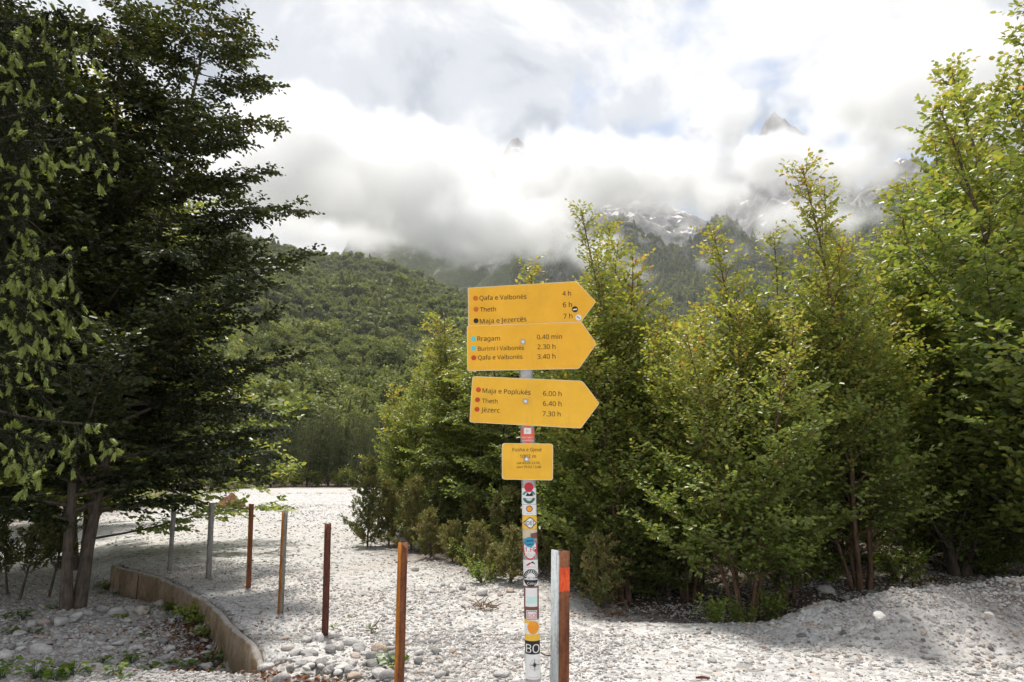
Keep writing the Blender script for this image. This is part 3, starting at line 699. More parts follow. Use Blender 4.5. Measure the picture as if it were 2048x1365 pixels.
def box_post():
    Yd = 4.4; top = at_d(1121, 1100, Yd); b2 = at_d(1119, 1365, Yd); k = (0 - top[2]) / (b2[2] - top[2]); base = top + (b2 - top) * k
    root = empty('square_tube_post', base); tag(root, 'thick hollow square post with pale blue, rusty and orange-red painted sides', 'post')
    ax = top - base; H = np.linalg.norm(ax); ax /= H
    u = -np.cross(ax, [0, 1, 0]); u /= np.linalg.norm(u); v = -np.cross(ax, u)
    v = v if v[1] > 0 else -v
    u = u if u[0] > 0 else -u
    wd = 35 / 1365 * Yd; rot = R_(61)
    # profile corner towards the camera; left face narrow, right face wide
    h = wd / (math.cos(rot) + math.sin(rot)); eL = -u * math.cos(rot) + v * math.sin(rot); eR = u * math.sin(rot) + v * math.cos(rot)
    c0 = -(eL + eR) * h / 2; th = 0.006
    def face(name, o, e, n, z0, z1, mat, a0=0.0, a1=1.0, parent=root, out=0.0, zz=0):
        V = []; ks = 7
        for a in np.linspace(a0, a1, ks):
            for (zq, w_) in ((z0, 0), (z1, 0), (z1, th), (z0, th)):
                V.append(base + ax * (zq + (zz * math.sin(a * 23 + zq * 9) if out else 0)) + o + e * (a * h) + n * (w_ - out))
        Fq = []
        for q in range(ks - 1):
            for d in range(4): Fq.append([q * 4 + d, q * 4 + (d + 1) % 4, q * 4 + 4 + (d + 1) % 4, q * 4 + 4 + d])
        Fq += [[3, 2, 1, 0], [(ks - 1) * 4 + i for i in range(4)]]
        return local_obj(name, np.array(V), np.array(Fq), mat, parent)
    g = th / h
    face('painted_side', c0, eL, eR, -0.3, H, M['paintblue'], 0, 1)['label'] = 'pale blue painted side with peeling edge'
    fr = face('rusty_side', c0, eR, eL, -0.3, H - 0.004, M['rustbrown'], g, 1)
    face('back_side', c0 + eL * (h - th), eR, eL, -0.3, H - 0.002, M['rustdark'], g, 1 - g)
    face('back_side', c0 + eR * (h - th), eL, eR, -0.3, H - 0.006, M['rustdark'], g, 1)
    zt = H - 0.10; zb = H - 0.24
    face('paint_band', c0, eR, eL, zb, zt, M['band'], g, 0.99, root, 0.0018, 0.006)
    for (z, sd, ln) in ((H - 0.27, 1, .035), (H - 0.62, -1, .06)):
        b = MB(); p = base + ax * z + (eR if sd > 0 else eL) * h * 0.95 + c0
        b.tube([p, p + u * sd * ln * .6 + np.array([0, -.01, .004]), p + u * sd * ln + np.array([0, -.01, .02 if sd < 0 else -.006])], 0.004, 5)
        local_obj('wire_stub', np.vstack(b.V), [np.vstack(b.F4), np.vstack(b.F3)], M['rustdark'], root)
box_post()

# ------------------------------------------------------------------ trees
def walk(r, p, d, Ln, n, jit, trop):
    P = [np.array(p, float)]; d = np.array(d, float)
    for i in range(n):
        d = d + r.normal(0, jit, 3); d[2] += trop; d /= math.sqrt(d @ d)
        P.append(P[-1] + d * (Ln / n))
    return np.array(P)
def along(P, t):
    f = t * (len(P) - 1); i = min(int(f), len(P) - 2); a = f - i
    d = P[i + 1] - P[i]; return P[i] * (1 - a) + P[i + 1] * a, d / (math.sqrt(d @ d) + 1e-9)
def perp(r, d, ang, az):
    a = np.cross(d, [0.0, 0.0, 1.0])
    if a @ a < 1e-4: a = np.array([1.0, 0, 0])
    a /= math.sqrt(a @ a); b = np.cross(d, a)
    return d * math.cos(ang) + (a * math.cos(az) + b * math.sin(az)) * math.sin(ang)
class Foliage:
    tilt = 0.55
    def __init__(s): s.P = []; s.D = []; s.N = []; s.L = []; s.T = []
    def spray(s, r, P, spacing, size, tint, start=0.1, tipboost=0.0):
        """leaves set alternately left and right along a twig, lying in a roughly level plane"""
        seg = np.linalg.norm(P[-1] - P[0]); n = max(2, int(seg / spacing))
        ts = np.linspace(start, 1, n); f = ts * (len(P) - 1); i = np.minimum(f.astype(int), len(P) - 2); a = (f - i)[:, None]
        Q = P[i] * (1 - a) + P[i + 1] * a; d = nrm(P[i + 1] - P[i])
        side = np.cross(d, [0, 0, 1.0]); bad = np.linalg.norm(side, axis=1) < 0.25
        side[bad] = r.normal(0, 1, (bad.sum(), 3)); side = nrm(side)
        sg = np.where(np.arange(n) % 2 == 0, 1.0, -1.0)[:, None]
        ld = nrm(d * 0.75 + side * sg * 0.9 + r.normal(0, .25, (n, 3)) + np.array([0, 0, -.12])); ld[-1] = nrm(d[-1] + r.normal(0, .2, 3))
        out_ = Q * np.array([1, 1, 0]); out_ /= np.linalg.norm(out_, axis=1)[:, None] + .15
        nn = nrm(np.array([0, 0, .85]) + out_ * s.tilt + r.normal(0, .5, (n, 3)))
        s.P.append(Q); s.D.append(ld); s.N.append(nn); s.L.append(size * r.uniform(.65, 1.2, n)); s.T.append(np.clip(tint + r.normal(0, .11, n) + tipboost * ts ** 3, 0, 1))
    def mesh(s, name, ratio=0.66, hexa=True):
        n = np.concatenate(s.L)
        V, Fc, ti = leaf_arrays(np.vstack(s.P), np.vstack(s.D), np.vstack(s.N), n, n * ratio, np.concatenate(s.T), hexa)
        return mesh_np(name, V, Fc, {'tint': ti})
def beech(seed, H, stems, Rmax, layered=False, low=0.12, leaf=0.062, dens=1.0, mat='leaf', bark='bark', lean=(0, 0), tintbase=0.42, spire=1.0, hexa=True, r0=0.05, tbias=0.0, spread=0.16, curve=0.05):
    """returns meshes (trunk, crown)"""
    r = np.random.default_rng(seed); tb = MB(); tw = MB(); fo = Foliage()
    for s_ in range(stems):
        az0 = s_ * 6.283 / stems + r.uniform(-.5, .5); h = H * (1.0 if s_ == 0 else r.uniform(.62, .95))
        d0 = np.array([lean[0] + spread * math.cos(az0) * (stems > 1), lean[1] + spread * math.sin(az0) * (stems > 1), 1.0])
        st = walk(r, [0.07 * math.cos(az0) * (stems > 1), 0.07 * math.sin(az0) * (stems > 1), -0.12], nrm(d0), h, 12, curve, 0.04)
        rr = r0 * h / H * np.linspace(1, 0.05, 13) ** 0.85 + 0.003; rr[0] *= 1.35; tb.tube(st, rr, 8)
        nl = int((20 if layered else 22) * h * dens / 4.0 + 7)
        for i in range(nl):
            t = low + (1 - low) * (i + r.uniform(0, .9)) / nl; t = min(t, .985)
            p, d = along(st, t)
            ang = (R_(r.uniform(66, 84)) if layered else R_(r.uniform(34, 62)))
            ld = perp(r, d, ang, i * 2.4 + r.uniform(-.5, .5) + s_)
            Ll = Rmax * ((1 - t) ** .6 * 0.95 + .10 * spire) * r.uniform(.38, 1.2) * (0.7 + 0.3 * min(1, (t - low) * 4 + 0.35))
            if not layered: Ll *= 1 - .58 * float(smooth(.55, .92, t))
            if stems > 2: Ll *= .85
            lb = walk(r, p, ld, Ll, 7, .07, -0.004 if layered else .05)
            rb = max(.004, rr[min(12, int(t * 12))] * .5); tb.tube(lb, np.linspace(rb, .003, 8), 5)
            tint = tintbase + tbias * (t - .5) + r.normal(0, .05)
            ns = max(3, int(Ll * 8 * dens))
            fo.spray(r, lb[4:], .034, leaf, tint + .05, 0, .18)
            for j in range(ns):
                q = .16 + .84 * (j + r.uniform(0, .9)) / ns; q = min(q, .99)
                p2, d2 = along(lb, q); sgn = 1 if j % 2 else -1
                hd = np.cross(d2, [0, 0, 1.0]); hd /= math.sqrt(hd @ hd) + 1e-6
                d3 = nrm(d2 * .75 + hd * sgn * r.uniform(.5, 1.0) + np.array([0, 0, r.normal(0, .22) + (0 if layered else .1)]))
                L2 = (.2 + .42 * Ll * (1 - q * .75) * .55) * r.uniform(.6, 1.15)
                sb = walk(r, p2, d3, L2, 4, .09, -.02 if layered else .02); tw.tube(sb, np.linspace(.0035, .0012, 5), 3)
                fo.spray(r, sb, .033, leaf, tint, .05, .15)
                for q2 in range(int(L2 / .11)):
                    p3, d4 = along(sb, r.uniform(.15, .9)); s3 = 1 if q2 % 2 else -1
                    h2 = np.cross(d4, [0, 0, 1.0]); h2 /= math.sqrt(h2 @ h2) + 1e-6
                    tg = walk(r, p3, nrm(d4 * .7 + h2 * s3 * .85 + np.array([0, 0, r.normal(0, .25)])), r.uniform(.09, .2), 2, .08, 0)
                    fo.spray(r, tg, .033, leaf * .95, tint + .02, .1, .13)
        # leafy leader
        fo.spray(r, st[9:], .028, leaf * .8, tintbase + .14 + tbias * .4, 0, .2)
    return tb.mesh('trunk', True), fo.mesh('crown', .66, hexa), tw.mesh('twigs')
def plant(name, kind, label, loc, rz, sc, cat='tree', group=None, mats=('bark', 'leaf')):
    o = empty(name, loc, rz, sc)
    t = obj('trunk', kind[0], M[mats[0]], o)
    c = obj('crown', kind[1], M[mats[1]], o)
    if len(kind) > 2 and kind[2] is not None: obj('twigs', kind[2], M[mats[0]], c)['kind'] = 'stuff'
    return tag(o, label, cat, group)
def gpos(px, D):
    x = (px - 1024) / 1365.0 * D; return (x, D, float(ground_h(x, D)))

# prototypes for the right-hand stand (heights in metres)
BA = beech(11, 4.9, 5, 1.6, tbias=.42, tintbase=.44, low=.13, r0=.03, leaf=.06, spread=.24, dens=1.8)
BB = beech(12, 5.7, 4, 1.4, tbias=.42, tintbase=.40, low=.05, r0=.032, leaf=.06, spread=.13, dens=1.75)
BC = beech(13, 4.5, 3, 1.4, tbias=.42, tintbase=.45, low=.05, r0=.03, leaf=.06, spread=.14, dens=1.95)
BD = beech(14, 7.2, 4, 2.4, tbias=.25, tintbase=.43, low=.04, r0=.06, leaf=.076, dens=1.55, spread=.2)
BE = beech(15, 5.0, 3, 1.6, True, tbias=.3, tintbase=.40, low=.03, r0=.04, leaf=.062, dens=1.9, spread=.13)
G1 = 'young beech trees beside the riverbed'
mr = ('bark_red', 'leaf')
plant('beech_tree', BA, 'multi-stemmed beech with reddish trunks behind the square post, leaves yellowing at top', gpos(1466, 8.25), .4, 1.0, 'tree', G1, mr)
plant('beech_tree', BC, 'beech with one crooked trunk just right of the multi-stemmed beech', gpos(1545, 8.9), 2.1, 1.12, 'tree', G1, mr)
plant('beech_tree', BD, 'tallest broad beech at the right edge of the photo behind the cobble heap', gpos(2120, 9.3), .9, 1.36, 'tree', G1)
plant('beech_tree', BD, 'large bright beech between the tallest one and the crooked-trunk beech', gpos(1880, 10.4), 5.6, .98, 'tree', G1)
plant('beech_tree', BB, 'slender upright beech whose thin spire rises right of the top sign', gpos(1160, 10.4), 1.2, 1.05, 'tree', G1, mr)
plant('beech_tree', BB, 'upright beech with twin narrow spires right of the middle sign', gpos(1290, 10.2), 3.9, 1.0, 'tree', G1, mr)
plant('beech_tree', BC, 'short bushy beech between the two narrow-spired beeches', gpos(1240, 9.4), .3, 1.12, 'tree', G1, mr)
plant('beech_tree', BA, 'orange-tipped beech behind the multi-stemmed one', gpos(1365, 9.5), 2.6, 1.03, 'tree', G1, mr)
plant('beech_tree', BB, 'beech with a pale narrow spire above the crooked-trunk beech', gpos(1580, 10.0), 5.2, .98, 'tree', G1)
plant('beech_tree', BA, 'yellow-green beech just left of the two large beeches', gpos(1690, 9.3), 4.4, 1.14, 'tree', G1)
plant('beech_tree', BE, 'dark layered beech directly behind the signpost', gpos(1065, 12.4), .8, 1.05, 'tree', G1)
plant('beech_tree', BE, 'layered beech left of the signpost, behind the junipers', gpos(955, 14.3), 2.9, 1.0, 'tree', G1)
plant('beech_tree', BC, 'orange-tinged beech second from the left end of the stand', gpos(885, 15.3), 4.0, 1.08, 'tree', G1)
plant('beech_tree', BC, 'leftmost beech of the stand, its pointed top orange-tinged', gpos(815, 16), 5.2, 1.0, 'tree', G1)
plant('beech_tree', BA, 'beech filling in beyond the right edge of the cobble heap', gpos(2250, 8.6), 1.7, 1.2, 'tree', G1)
br = np.random.default_rng(77); back = []; saps = []
for i, px in enumerate(np.linspace(930, 2280, 15)):
    D = br.uniform(12.5, 16.5); k = [BB, BE, BA, BC, BE][i % 5]
    back += [1]; back[-1] = plant('beech_tree', k, 'beech deep in the shade behind the front row of beeches', gpos(px + br.uniform(-30, 30), D), br.uniform(0, 6), br.uniform(.92, 1.12) * (1.25 if px > 1700 else 1), 'tree', 'beeches behind the front row')
for i, px in enumerate(np.linspace(1180, 2200, 9)):
    D = br.uniform(9.6, 12); 
    saps += [1]; saps[-1] = plant('beech_sapling', BE, 'low shaded beech sapling under the taller beeches', gpos(px + br.uniform(-40, 40), D), br.uniform(0, 6), br.uniform(.42, .62), 'sapling', 'saplings under the beeches')

ordinal_labels(back, '%s beech from the left in the shaded row behind the front beeches')
ordinal_labels(saps, '%s low beech sapling from the left in the shade under the beeches')
# left: dark layered beech close by, and companions
LB = beech(31, 10.5, 2, 3.3, True, low=.13, leaf=.082, dens=1.75, mat='leaf_shade_toned', tbias=.2, tintbase=.45, r0=.075, spread=.085, lean=(-.02, 0), curve=.03)
lb = at_z(145, 1225, -.16); lb = (lb[0], lb[1], float(ground_h(lb[0], lb[1])))
plant('beech_tree', LB, 'large dark beech with two close trunks at the left, among stones', lb, .75, .89, 'tree', None, ('bark', 'leaf_shade_toned'))
LC = beech(33, 6.8, 3, 3.2, True, low=.10, leaf=.08, dens=1.15, mat='leaf', tbias=.2, tintbase=.46, r0=.045, spread=.12)
plant('beech_tree', LC, 'lighter layered beech behind the dark two-trunked beech, over the riverbed', gpos(200, 13.0), 2.0, 1.45, 'tree', None, ('bark', 'leaf'))
plant('beech_tree', LB, 'dark beech at the left edge behind the two-trunked beech', gpos(-210, 11.2), 2.4, 1.02, 'tree', None, ('bark', 'leaf_shade_toned'))
plant('beech_tree', LB, 'dark beech close behind the two-trunked beech at the upper left', gpos(-130, 8.6), 4.0, .95, 'tree', None, ('bark', 'leaf_shade_toned'))
plant('beech_tree', LC, 'beech at the far left bank behind the juniper saplings', gpos(120, 18.5), 4.2, 1.15, 'tree', None, ('bark', 'leaf'))


# ------------------------------------------------------------------ spruce hanging in from the upper left
def needles_on(fo, r, P, n, ln, tint, spread=1.0):
    ts = r.uniform(0.02, 1, n); f = ts * (len(P) - 1); i = np.minimum(f.astype(int), len(P) - 2); a = (f - i)[:, None]
    Q = P[i] * (1 - a) + P[i + 1] * a; d = nrm(P[i + 1] - P[i])
    ld = nrm(d * 0.8 + nrm(r.normal(0, 1, (n, 3))) * spread)
    fo.P.append(Q); fo.D.append(ld); fo.N.append(nrm(r.normal(0, 1, (n, 3)))); fo.L.append(ln * r.uniform(.7, 1.2, n)); fo.T.append(np.clip(tint + r.normal(0, .2, n), 0, 1))
def spruce():
    r = np.random.default_rng(61); D0 = 4.6
    base = np.array([-4.15, D0, float(ground_h(-4.15, D0))])
    root = empty('spruce_tree', base); tag(root, 'dark spruce at the left edge with pale green new shoots on drooping branches', 'tree')
    tb = MB(); st = np.array([[0, 0, -.1], [.02, 0, 2], [.0, .03, 4], [0, 0, 7.0]]); tb.tube(st, [.13, .11, .08, .02], 9)
    fo = Foliage(); sh = Foliage(); bud = MB()
    def shoot(p, d, ln):
        # soft tuft of new needles
        n = 46; ts = r.uniform(0, 1, n)[:, None]
        d = nrm(d); rad = nrm(np.cross(r.normal(0, 1, (n, 3)), d)); w = 0.018 * np.sin(np.clip(ts * 2.6 + .35, 0, 3.1))
        sh.P.append(p + d * ts * ln * .8); sh.D.append(nrm(d * 1.0 + rad * 0.75)); sh.N.append(nrm(rad + r.normal(0, .3, (n, 3))))
        sh.L.append(np.full(n, .027) * r.uniform(.8, 1.2, n)); sh.T.append(np.clip(.55 + r.normal(0, .2, n) + .25 * ts[:, 0], 0, 1))
        k = 6; rings = []
        u = nrm(np.cross(d, [0.3, 0.2, 0.9])); v = np.cross(d, u)
        for (tt, rr) in ((0, .004), (.25, .009), (.6, .011), (.88, .007), (1, .002)):
            for q in range(k): rings.append(p + d * tt * ln + (u * math.cos(q * 6.283 / k) + v * math.sin(q * 6.283 / k)) * rr)
        Fq = [[a * k + q, a * k + (q + 1) % k, (a + 1) * k + (q + 1) % k, (a + 1) * k + q] for a in range(4) for q in range(k)]
        bud.add(np.array(rings), np.array(Fq), float(np.clip(.45 + r.normal(0, .2), 0, 1)))
    tips = []
    # visible branches: ends seen in the photo (px, py, distance)
    for (px, py, D) in [(215, 60, 3.9), (150, 190, 3.6), (75, 130, 3.8), (215, 265, 3.7), (120, 330, 3.9), (60, 260, 3.5), (165, 500, 3.6), (70, 520, 3.5), (130, 600, 3.8), (40, 430, 3.9),
                        (205, 850, 3.7), (110, 880, 3.5), (60, 700, 3.7), (165, 660, 4.1), (30, 860, 3.6), (20, 60, 3.6), (120, 20, 4.0), (20, 340, 3.8), (30, 600, 3.4), (90, 780, 4.2)]:
        tips.append(at_d(px, py, D) - base)
    for i in range(70):
        a = r.uniform(0, 6.28); h = r.uniform(2.2, 6.6); rad = (7.2 - h) * .27 * r.uniform(.6, 1)
        tips.append(np.array([math.cos(a) * rad, math.sin(a) * rad, h]))
    for bi, tip in enumerate(tips):
        vis = bi < 20
        h0 = tip[2] + r.uniform(.25, .5); p0 = np.array([0, 0, min(h0, 6.7)])
        mid = (p0 + tip) / 2 + np.array([0, 0, -.16]); t = np.linspace(0, 1, 10)[:, None]
        bp = (1 - t) ** 2 * p0 + 2 * t * (1 - t) * mid + t * t * tip
        tb.tube(bp, np.linspace(.016, .003, 10), 5)
        needles_on(fo, r, bp[3:], 420 if vis else 120, .024 if vis else .045, .3)
        Lb = np.linalg.norm(tip - p0)
        for j in range(22 if vis else 13):
            q = r.uniform(.3, 1.0); p2, d2 = along(bp, min(q, .99)); sg = r.choice([-1, 1])
            hd = np.cross(d2, [0, 0, 1.0]); hd /= np.linalg.norm(hd) + 1e-6
            tw = walk(r, p2, nrm(d2 * .5 + hd * sg * r.uniform(.2, .8) + np.array([0, 0, -.35])), r.uniform(.14, .34), 5, .06, -.22)
            tb.tube(tw, np.linspace(.004, .002, 6), 3)
            needles_on(fo, r, tw, 190 if vis else 45, .022 if vis else .04, .45)
            if vis:
                for m_ in range(r.integers(2, 5) if q > .68 else 0):
                    pp, dd = along(tw, r.uniform(.35, 1.0) if m_ else .99); shoot(pp, dd * .5 + np.array([0, 0, -.55]) + r.normal(0, .35, 3), r.uniform(.045, .068))
        if vis:
            for m_ in range(5): pp, dd = along(bp, r.uniform(.8, 1)); shoot(pp, dd + r.normal(0, .5, 3), r.uniform(.045, .068))
    obj('trunk', tb.mesh('trunk', True), M['bark_spruce'], root)
    obj('crown', fo.mesh('crown', .26, False), M['spruce'], root)
    s_ = obj('new_shoots', sh.mesh('new_shoots', .16, False), M['shoot'], root); s_['kind'] = 'stuff'; s_['label'] = 'pale green tufts of fresh needles'
    b_ = obj('shoot_buds', bud.mesh('shoot_buds', True), M['shoot'], root); b_['kind'] = 'stuff'
spruce()

# ------------------------------------------------------------------ junipers
def juniper(seed, H, W, dens=1.0, tint=.5, open_=False):
    r = np.random.default_rng(seed); tb = MB(); fo = Foliage(); st = walk(r, [0, 0, -.05], [0, 0, 1.0], H, 8, .05, .05); tb.tube(st, np.linspace(.022, .004, 9), 6)
    nb = int(46 * H * dens)
    for i in range(nb):
        t = (.03 if not open_ else .3) + (.95 if not open_ else .68) * (i + r.uniform(0, 1)) / nb; t = min(t, .99)
        p, d = along(st, t); az = i * 2.4 + r.uniform(-.5, .5)
        Ll = W * (1.0 - t) ** .7 * r.uniform(.5, 1.15) + .07
        lb = walk(r, p, perp(r, d, R_(r.uniform(42, 72)), az), Ll, 5, .12, .12); tb.tube(lb, np.linspace(.006, .002, 6), 3)
        tt = tint + r.normal(0, .1)
        for j in range(max(4, int(Ll * 30))):
            p2, d2 = along(lb, r.uniform(.15, 1)); tw = walk(r, p2, nrm(d2 + r.normal(0, .55, 3) + np.array([0, 0, .25])), r.uniform(.06, .16), 3, .1, .06)
            needles_on(fo, r, tw, 16, .05, tt + .1, .8)
    return tb.mesh('trunk', True), fo.mesh('crown', .36, False), None
JA = juniper(71, 1.75, .55, 1.0, .42); JB = juniper(72, 1.2, .5, 1.1, .55); JC = juniper(73, .8, .38, 1.1, .62); JD = juniper(74, 1.25, .34, .8, .3, True)
def jun(kind, px, py, sc, rz, label, tone=None):
    p = at_z(px, py, 0.0); p[2] = float(ground_h(p[0], p[1]))
    return plant('juniper_bush', kind, label, p, rz, sc, 'juniper', 'junipers along the edge of the stand', ('bark', tone or 'juniper'))
GJ = [(JA, 735, 1094, 1.0, .2, 'tall pointed juniper at the left end of the thicket, beside the open gravel'), (JB, 778, 1090, 1.05, 1, 'bushy juniper just right of the tall pointed one'),
      (JB, 822, 1100, 1.1, 2, 'pale green juniper behind the bright orange post'), (JA, 880, 1098, .92, 3, 'juniper with a narrow upright tip midway along the thicket'),
      (JA, 800, 1070, .85, 4, 'juniper at the back between the pale one and the pointed one'), (JC, 905, 1125, .8, 5, 'small brownish juniper in front of the thicket'),
      (JC, 862, 1118, 1.0, .7, 'low round juniper right of the bright orange post'), (JB, 950, 1110, 1.0, 1.4, 'dense juniper left of the signpost'),
      (JC, 955, 1145, .9, 2.2, 'low spreading juniper at the gravel edge left of the signpost'), (JB, 1005, 1130, 1.0, 3.2, 'green juniper directly left of the stickered pole'),
      (JC, 1020, 1165, .9, 4.1, 'knee-high juniper at the foot of the thicket behind the pole'), (JB, 1085, 1150, .95, 5.1, 'juniper between the stickered pole and the square post'),
      (JA, 1165, 1172, .62, .3, 'pointed pale juniper right of the square post'), (JC, 1205, 1192, 1.05, 1.3, 'yellowish drooping juniper at the shade edge right of the square post'),
      (JB, 1130, 1130, .95, 2.3, 'shaded juniper behind the square post'), (JB, 1250, 1150, .8, 3.3, 'dark juniper in the shade left of the multi-stemmed beech'),
      (JC, 990, 1158, .6, 2.9, 'smallest juniper tuft beside the driftwood'), (JA, 910, 1080, .9, .9, 'tall dark juniper deep in the thicket left of the signs'),
      (JA, 1030, 1100, .8, 5.9, 'tall dark juniper hidden behind the stickered pole')]
for g in GJ: jun(*g)
for (px, py, sc, rz, lab) in [(38, 1205, 1.0, .4, 'thin dark juniper sapling at the lower left edge'), (98, 1196, .95, 2.2, 'thin juniper sapling leaning beside the dark beech trunks'), (15, 1190, .8, 4.0, 'juniper sapling cut by the left edge of the photo')]:
    p = at_z(px, py, -.15); p[2] = float(ground_h(p[0], p[1])); o = plant('juniper_sapling', JD, lab, p, rz, sc, 'juniper', 'juniper saplings at the left', ('bark', 'juniper'))
    o.rotation_euler = (R_(rng.normal(0, 4)), R_(8), rz)

# ------------------------------------------------------------------ bushes of the far left bank, far pines
def bush(seed, W, H, n, leaf, tint, stems=9):
    r = np.random.default_rng(seed); tb = MB(); fo = Foliage()
    for s_ in range(stems):
        az = r.uniform(0, 6.28); lb = walk(r, [0, 0, -.02], nrm(np.array([math.cos(az) * r.uniform(.2, 1.1), math.sin(az) * r.uniform(.2, 1.1), 1])), H * r.uniform(.6, 1.05), 6, .12, .03)
        tb.tube(lb, np.linspace(.012, .003, 7), 4)
        for j in range(n):
            p, d = along(lb, r.uniform(.1, 1)); tw = walk(r, p, nrm(d + r.normal(0, .9, 3)), W * r.uniform(.2, .5), 3, .15, .0); fo.spray(r, tw, leaf * .55, leaf, tint + r.normal(0, .08), .1, .15)
    return tb.mesh('stem', True), fo.mesh('crown', .7, False), None
def put_bush(kind, loc, rz, sc, label, group=None, mat='leaf', name='bush', cat='bush'):
    o = empty(name, loc, rz, sc); obj('stem', kind[0], M['bark'], o); obj('leaves', kind[1], M[mat], o); return tag(o, label, cat, group)
UA = bush(81, .9, 1.3, 16, .085, .5, 12); UB = bush(82, .4, .42, 12, .05, .62, 10)
ub = np.random.default_rng(5)
for i, px in enumerate(np.linspace(-160, 330, 10)):
    D = np.interp(px, [-160, 0, 300, 420], [18, 20.5, 25, 28]) + ub.uniform(.3, 1.4)
    put_bush(UA, gpos(px, D), ub.uniform(0, 6), ub.uniform(.75, 1.2), ['yellow-green bush', 'low olive bush'][i % 2] + ' on the far left bank, number %s from the frame edge' % ['one', 'two', 'three', 'four', 'five', 'six', 'seven', 'eight', 'nine', 'ten'][i], 'bushes on the far left bank', 'leaf')
under = []
for i, px in enumerate(np.linspace(430, 790, 11)):
    under += [1]; under[-1] = put_bush(UA, gpos(px + ub.uniform(-14, 14), ub.uniform(39.6, 41)), ub.uniform(0, 6), ub.uniform(.7, 1.1), 'low green undergrowth at the foot of the far row of pines', 'undergrowth below the far pines', 'leaf')
ordinal_labels(under, '%s clump of undergrowth from the left below the far row of pines')
put_bush(UA, gpos(410, 27.5), .5, .62, 'dark round bush standing alone on the far gravel left of the dirt pile', None, 'leaf_shade_toned')
def pine(seed, H):
    r = np.random.default_rng(seed); tb = MB(); fo = Foliage(); st = walk(r, [0, 0, -.1], [0, 0, 1], H, 8, .02, .03); tb.tube(st, np.linspace(.075, .012, 9), 6)
    nw = int(H * 4.2)
    for i in range(nw):
        t = .05 + .94 * i / nw; p, _ = along(st, min(t, .99))
        for q in range(6):
            az = q * 1.05 + i * .7 + r.uniform(-.2, .2); Ll = (.25 + H * .25 * (1 - t) ** .8) * r.uniform(.6, 1.1)
            lb = walk(r, p, nrm(np.array([math.cos(az), math.sin(az), r.uniform(-.05, .35)])), Ll, 4, .08, .03); tb.tube(lb, np.linspace(.012, .004, 5), 3)
            for m_ in range(int(Ll * 9) + 3):
                p2, d2 = along(lb, r.uniform(.2, 1)); tw = walk(r, p2, nrm(d2 + r.normal(0, .6, 3)), .22, 2, .1, .05); needles_on(fo, r, tw, 9, .10, .45 + .3 * (t - .5) + r.normal(0, .1), .8)
    return tb.mesh('trunk', True), fo.mesh('crown', .25, False), None
PA, PB = pine(91, 4.6), pine(92, 3.8)
pr = np.random.default_rng(17)
words = 'first second third fourth fifth sixth seventh eighth ninth tenth eleventh twelfth thirteenth fourteenth fifteenth sixteenth seventeenth eighteenth'.split()
for i, px in enumerate([330, 372, 415, 455, 490, 525, 552, 580, 602, 622, 645, 664, 684, 705, 722, 742, 770, 800]):
    D = pr.uniform(40, 46); k = PA if i % 3 else PB
    plant('pine_tree', k, '%s young pine from the left in the row edging the far gravel' % words[i], gpos(px, D), pr.uniform(0, 6), pr.uniform(.85, 1.12), 'tree', 'young pines edging the far gravel', ('bark', 'pine'))
thick = []
for i in range(26):
    px = pr.uniform(150, 900); D = pr.uniform(50, 85)
    thick += [1]; thick[-1] = plant('pine_tree', PA, 'pine of the thicket behind the front row of far pines', gpos(px, D), pr.uniform(0, 6), pr.uniform(.9, 1.35), 'tree', 'pines behind the far row', ('bark', 'pine'))

ordinal_labels(thick, '%s pine from the left in the thicket behind the far row of pines')
# ------------------------------------------------------------------ small plants, dead leaves, driftwood, dirt pile
def herb(seed, n=14, ln=.045, hgt=.05):
    r = np.random.default_rng(seed); fo = Foliage(); tb = MB()
    for i in range(n):
        az = r.uniform(0, 6.28); e = np.array([math.cos(az), math.sin(az), r.uniform(.5, 2.2)]); p = nrm(e) * hgt * r.uniform(.4, 1.2)
        tb.tube([[0, 0, -.01], p * .6, p], .0012, 3)
        fo.P.append(p[None]); fo.D.append(nrm(np.array([[math.cos(az), math.sin(az), r.uniform(-.2, .5)]]))); fo.N.append(nrm(np.array([[0, 0, 1.0]]) + r.normal(0, .35, (1, 3)))); fo.L.append(np.array([ln * r.uniform(.6, 1.2)])); fo.T.append(np.array([np.clip(.5 + r.normal(0, .22), 0, 1)]))
    return tb.mesh('stem'), fo.mesh('leaf', .9, True), None
HE = [herb(101), herb(102, 22, .05, .08), herb(103, 9, .04, .04)]
spots = [(12, 1238, 1), (45, 1240, 1.2), (68, 1268, 1.3), (20, 1270, 1.2), (105, 1222, .8), (55, 1228, .8), (240, 1242, 1.2), (295, 1228, 1), (340, 1232, 1), (200, 1190, .7), (235, 1190, .6),
         (290, 1272, .9), (205, 1328, 1), (265, 1328, 1.1), (175, 1345, 1), (300, 1345, 1.2), (230, 1350, .9), (125, 1356, 1.4), (148, 1352, 1.5), (70, 1358, 1.3), (90, 1352, 1.2), (110, 1362, 1.3),
         (5, 1358, 1.2), (372, 1348, 1.1), (385, 1335, .9), (370, 1338, 1), (333, 1362, 1), (435, 1348, 1.1), (470, 1328, 1.3), (418, 1362, .9), (455, 1360, 1.1), (20, 1335, .8), (742, 1258, .9), (1075, 1255, .5),
         (785, 1338, 1.3), (700, 1235, .6), (668, 1258, .6), (1420, 1235, .7), (250, 1356, .9), (340, 1330, .7)]
herbs = {}
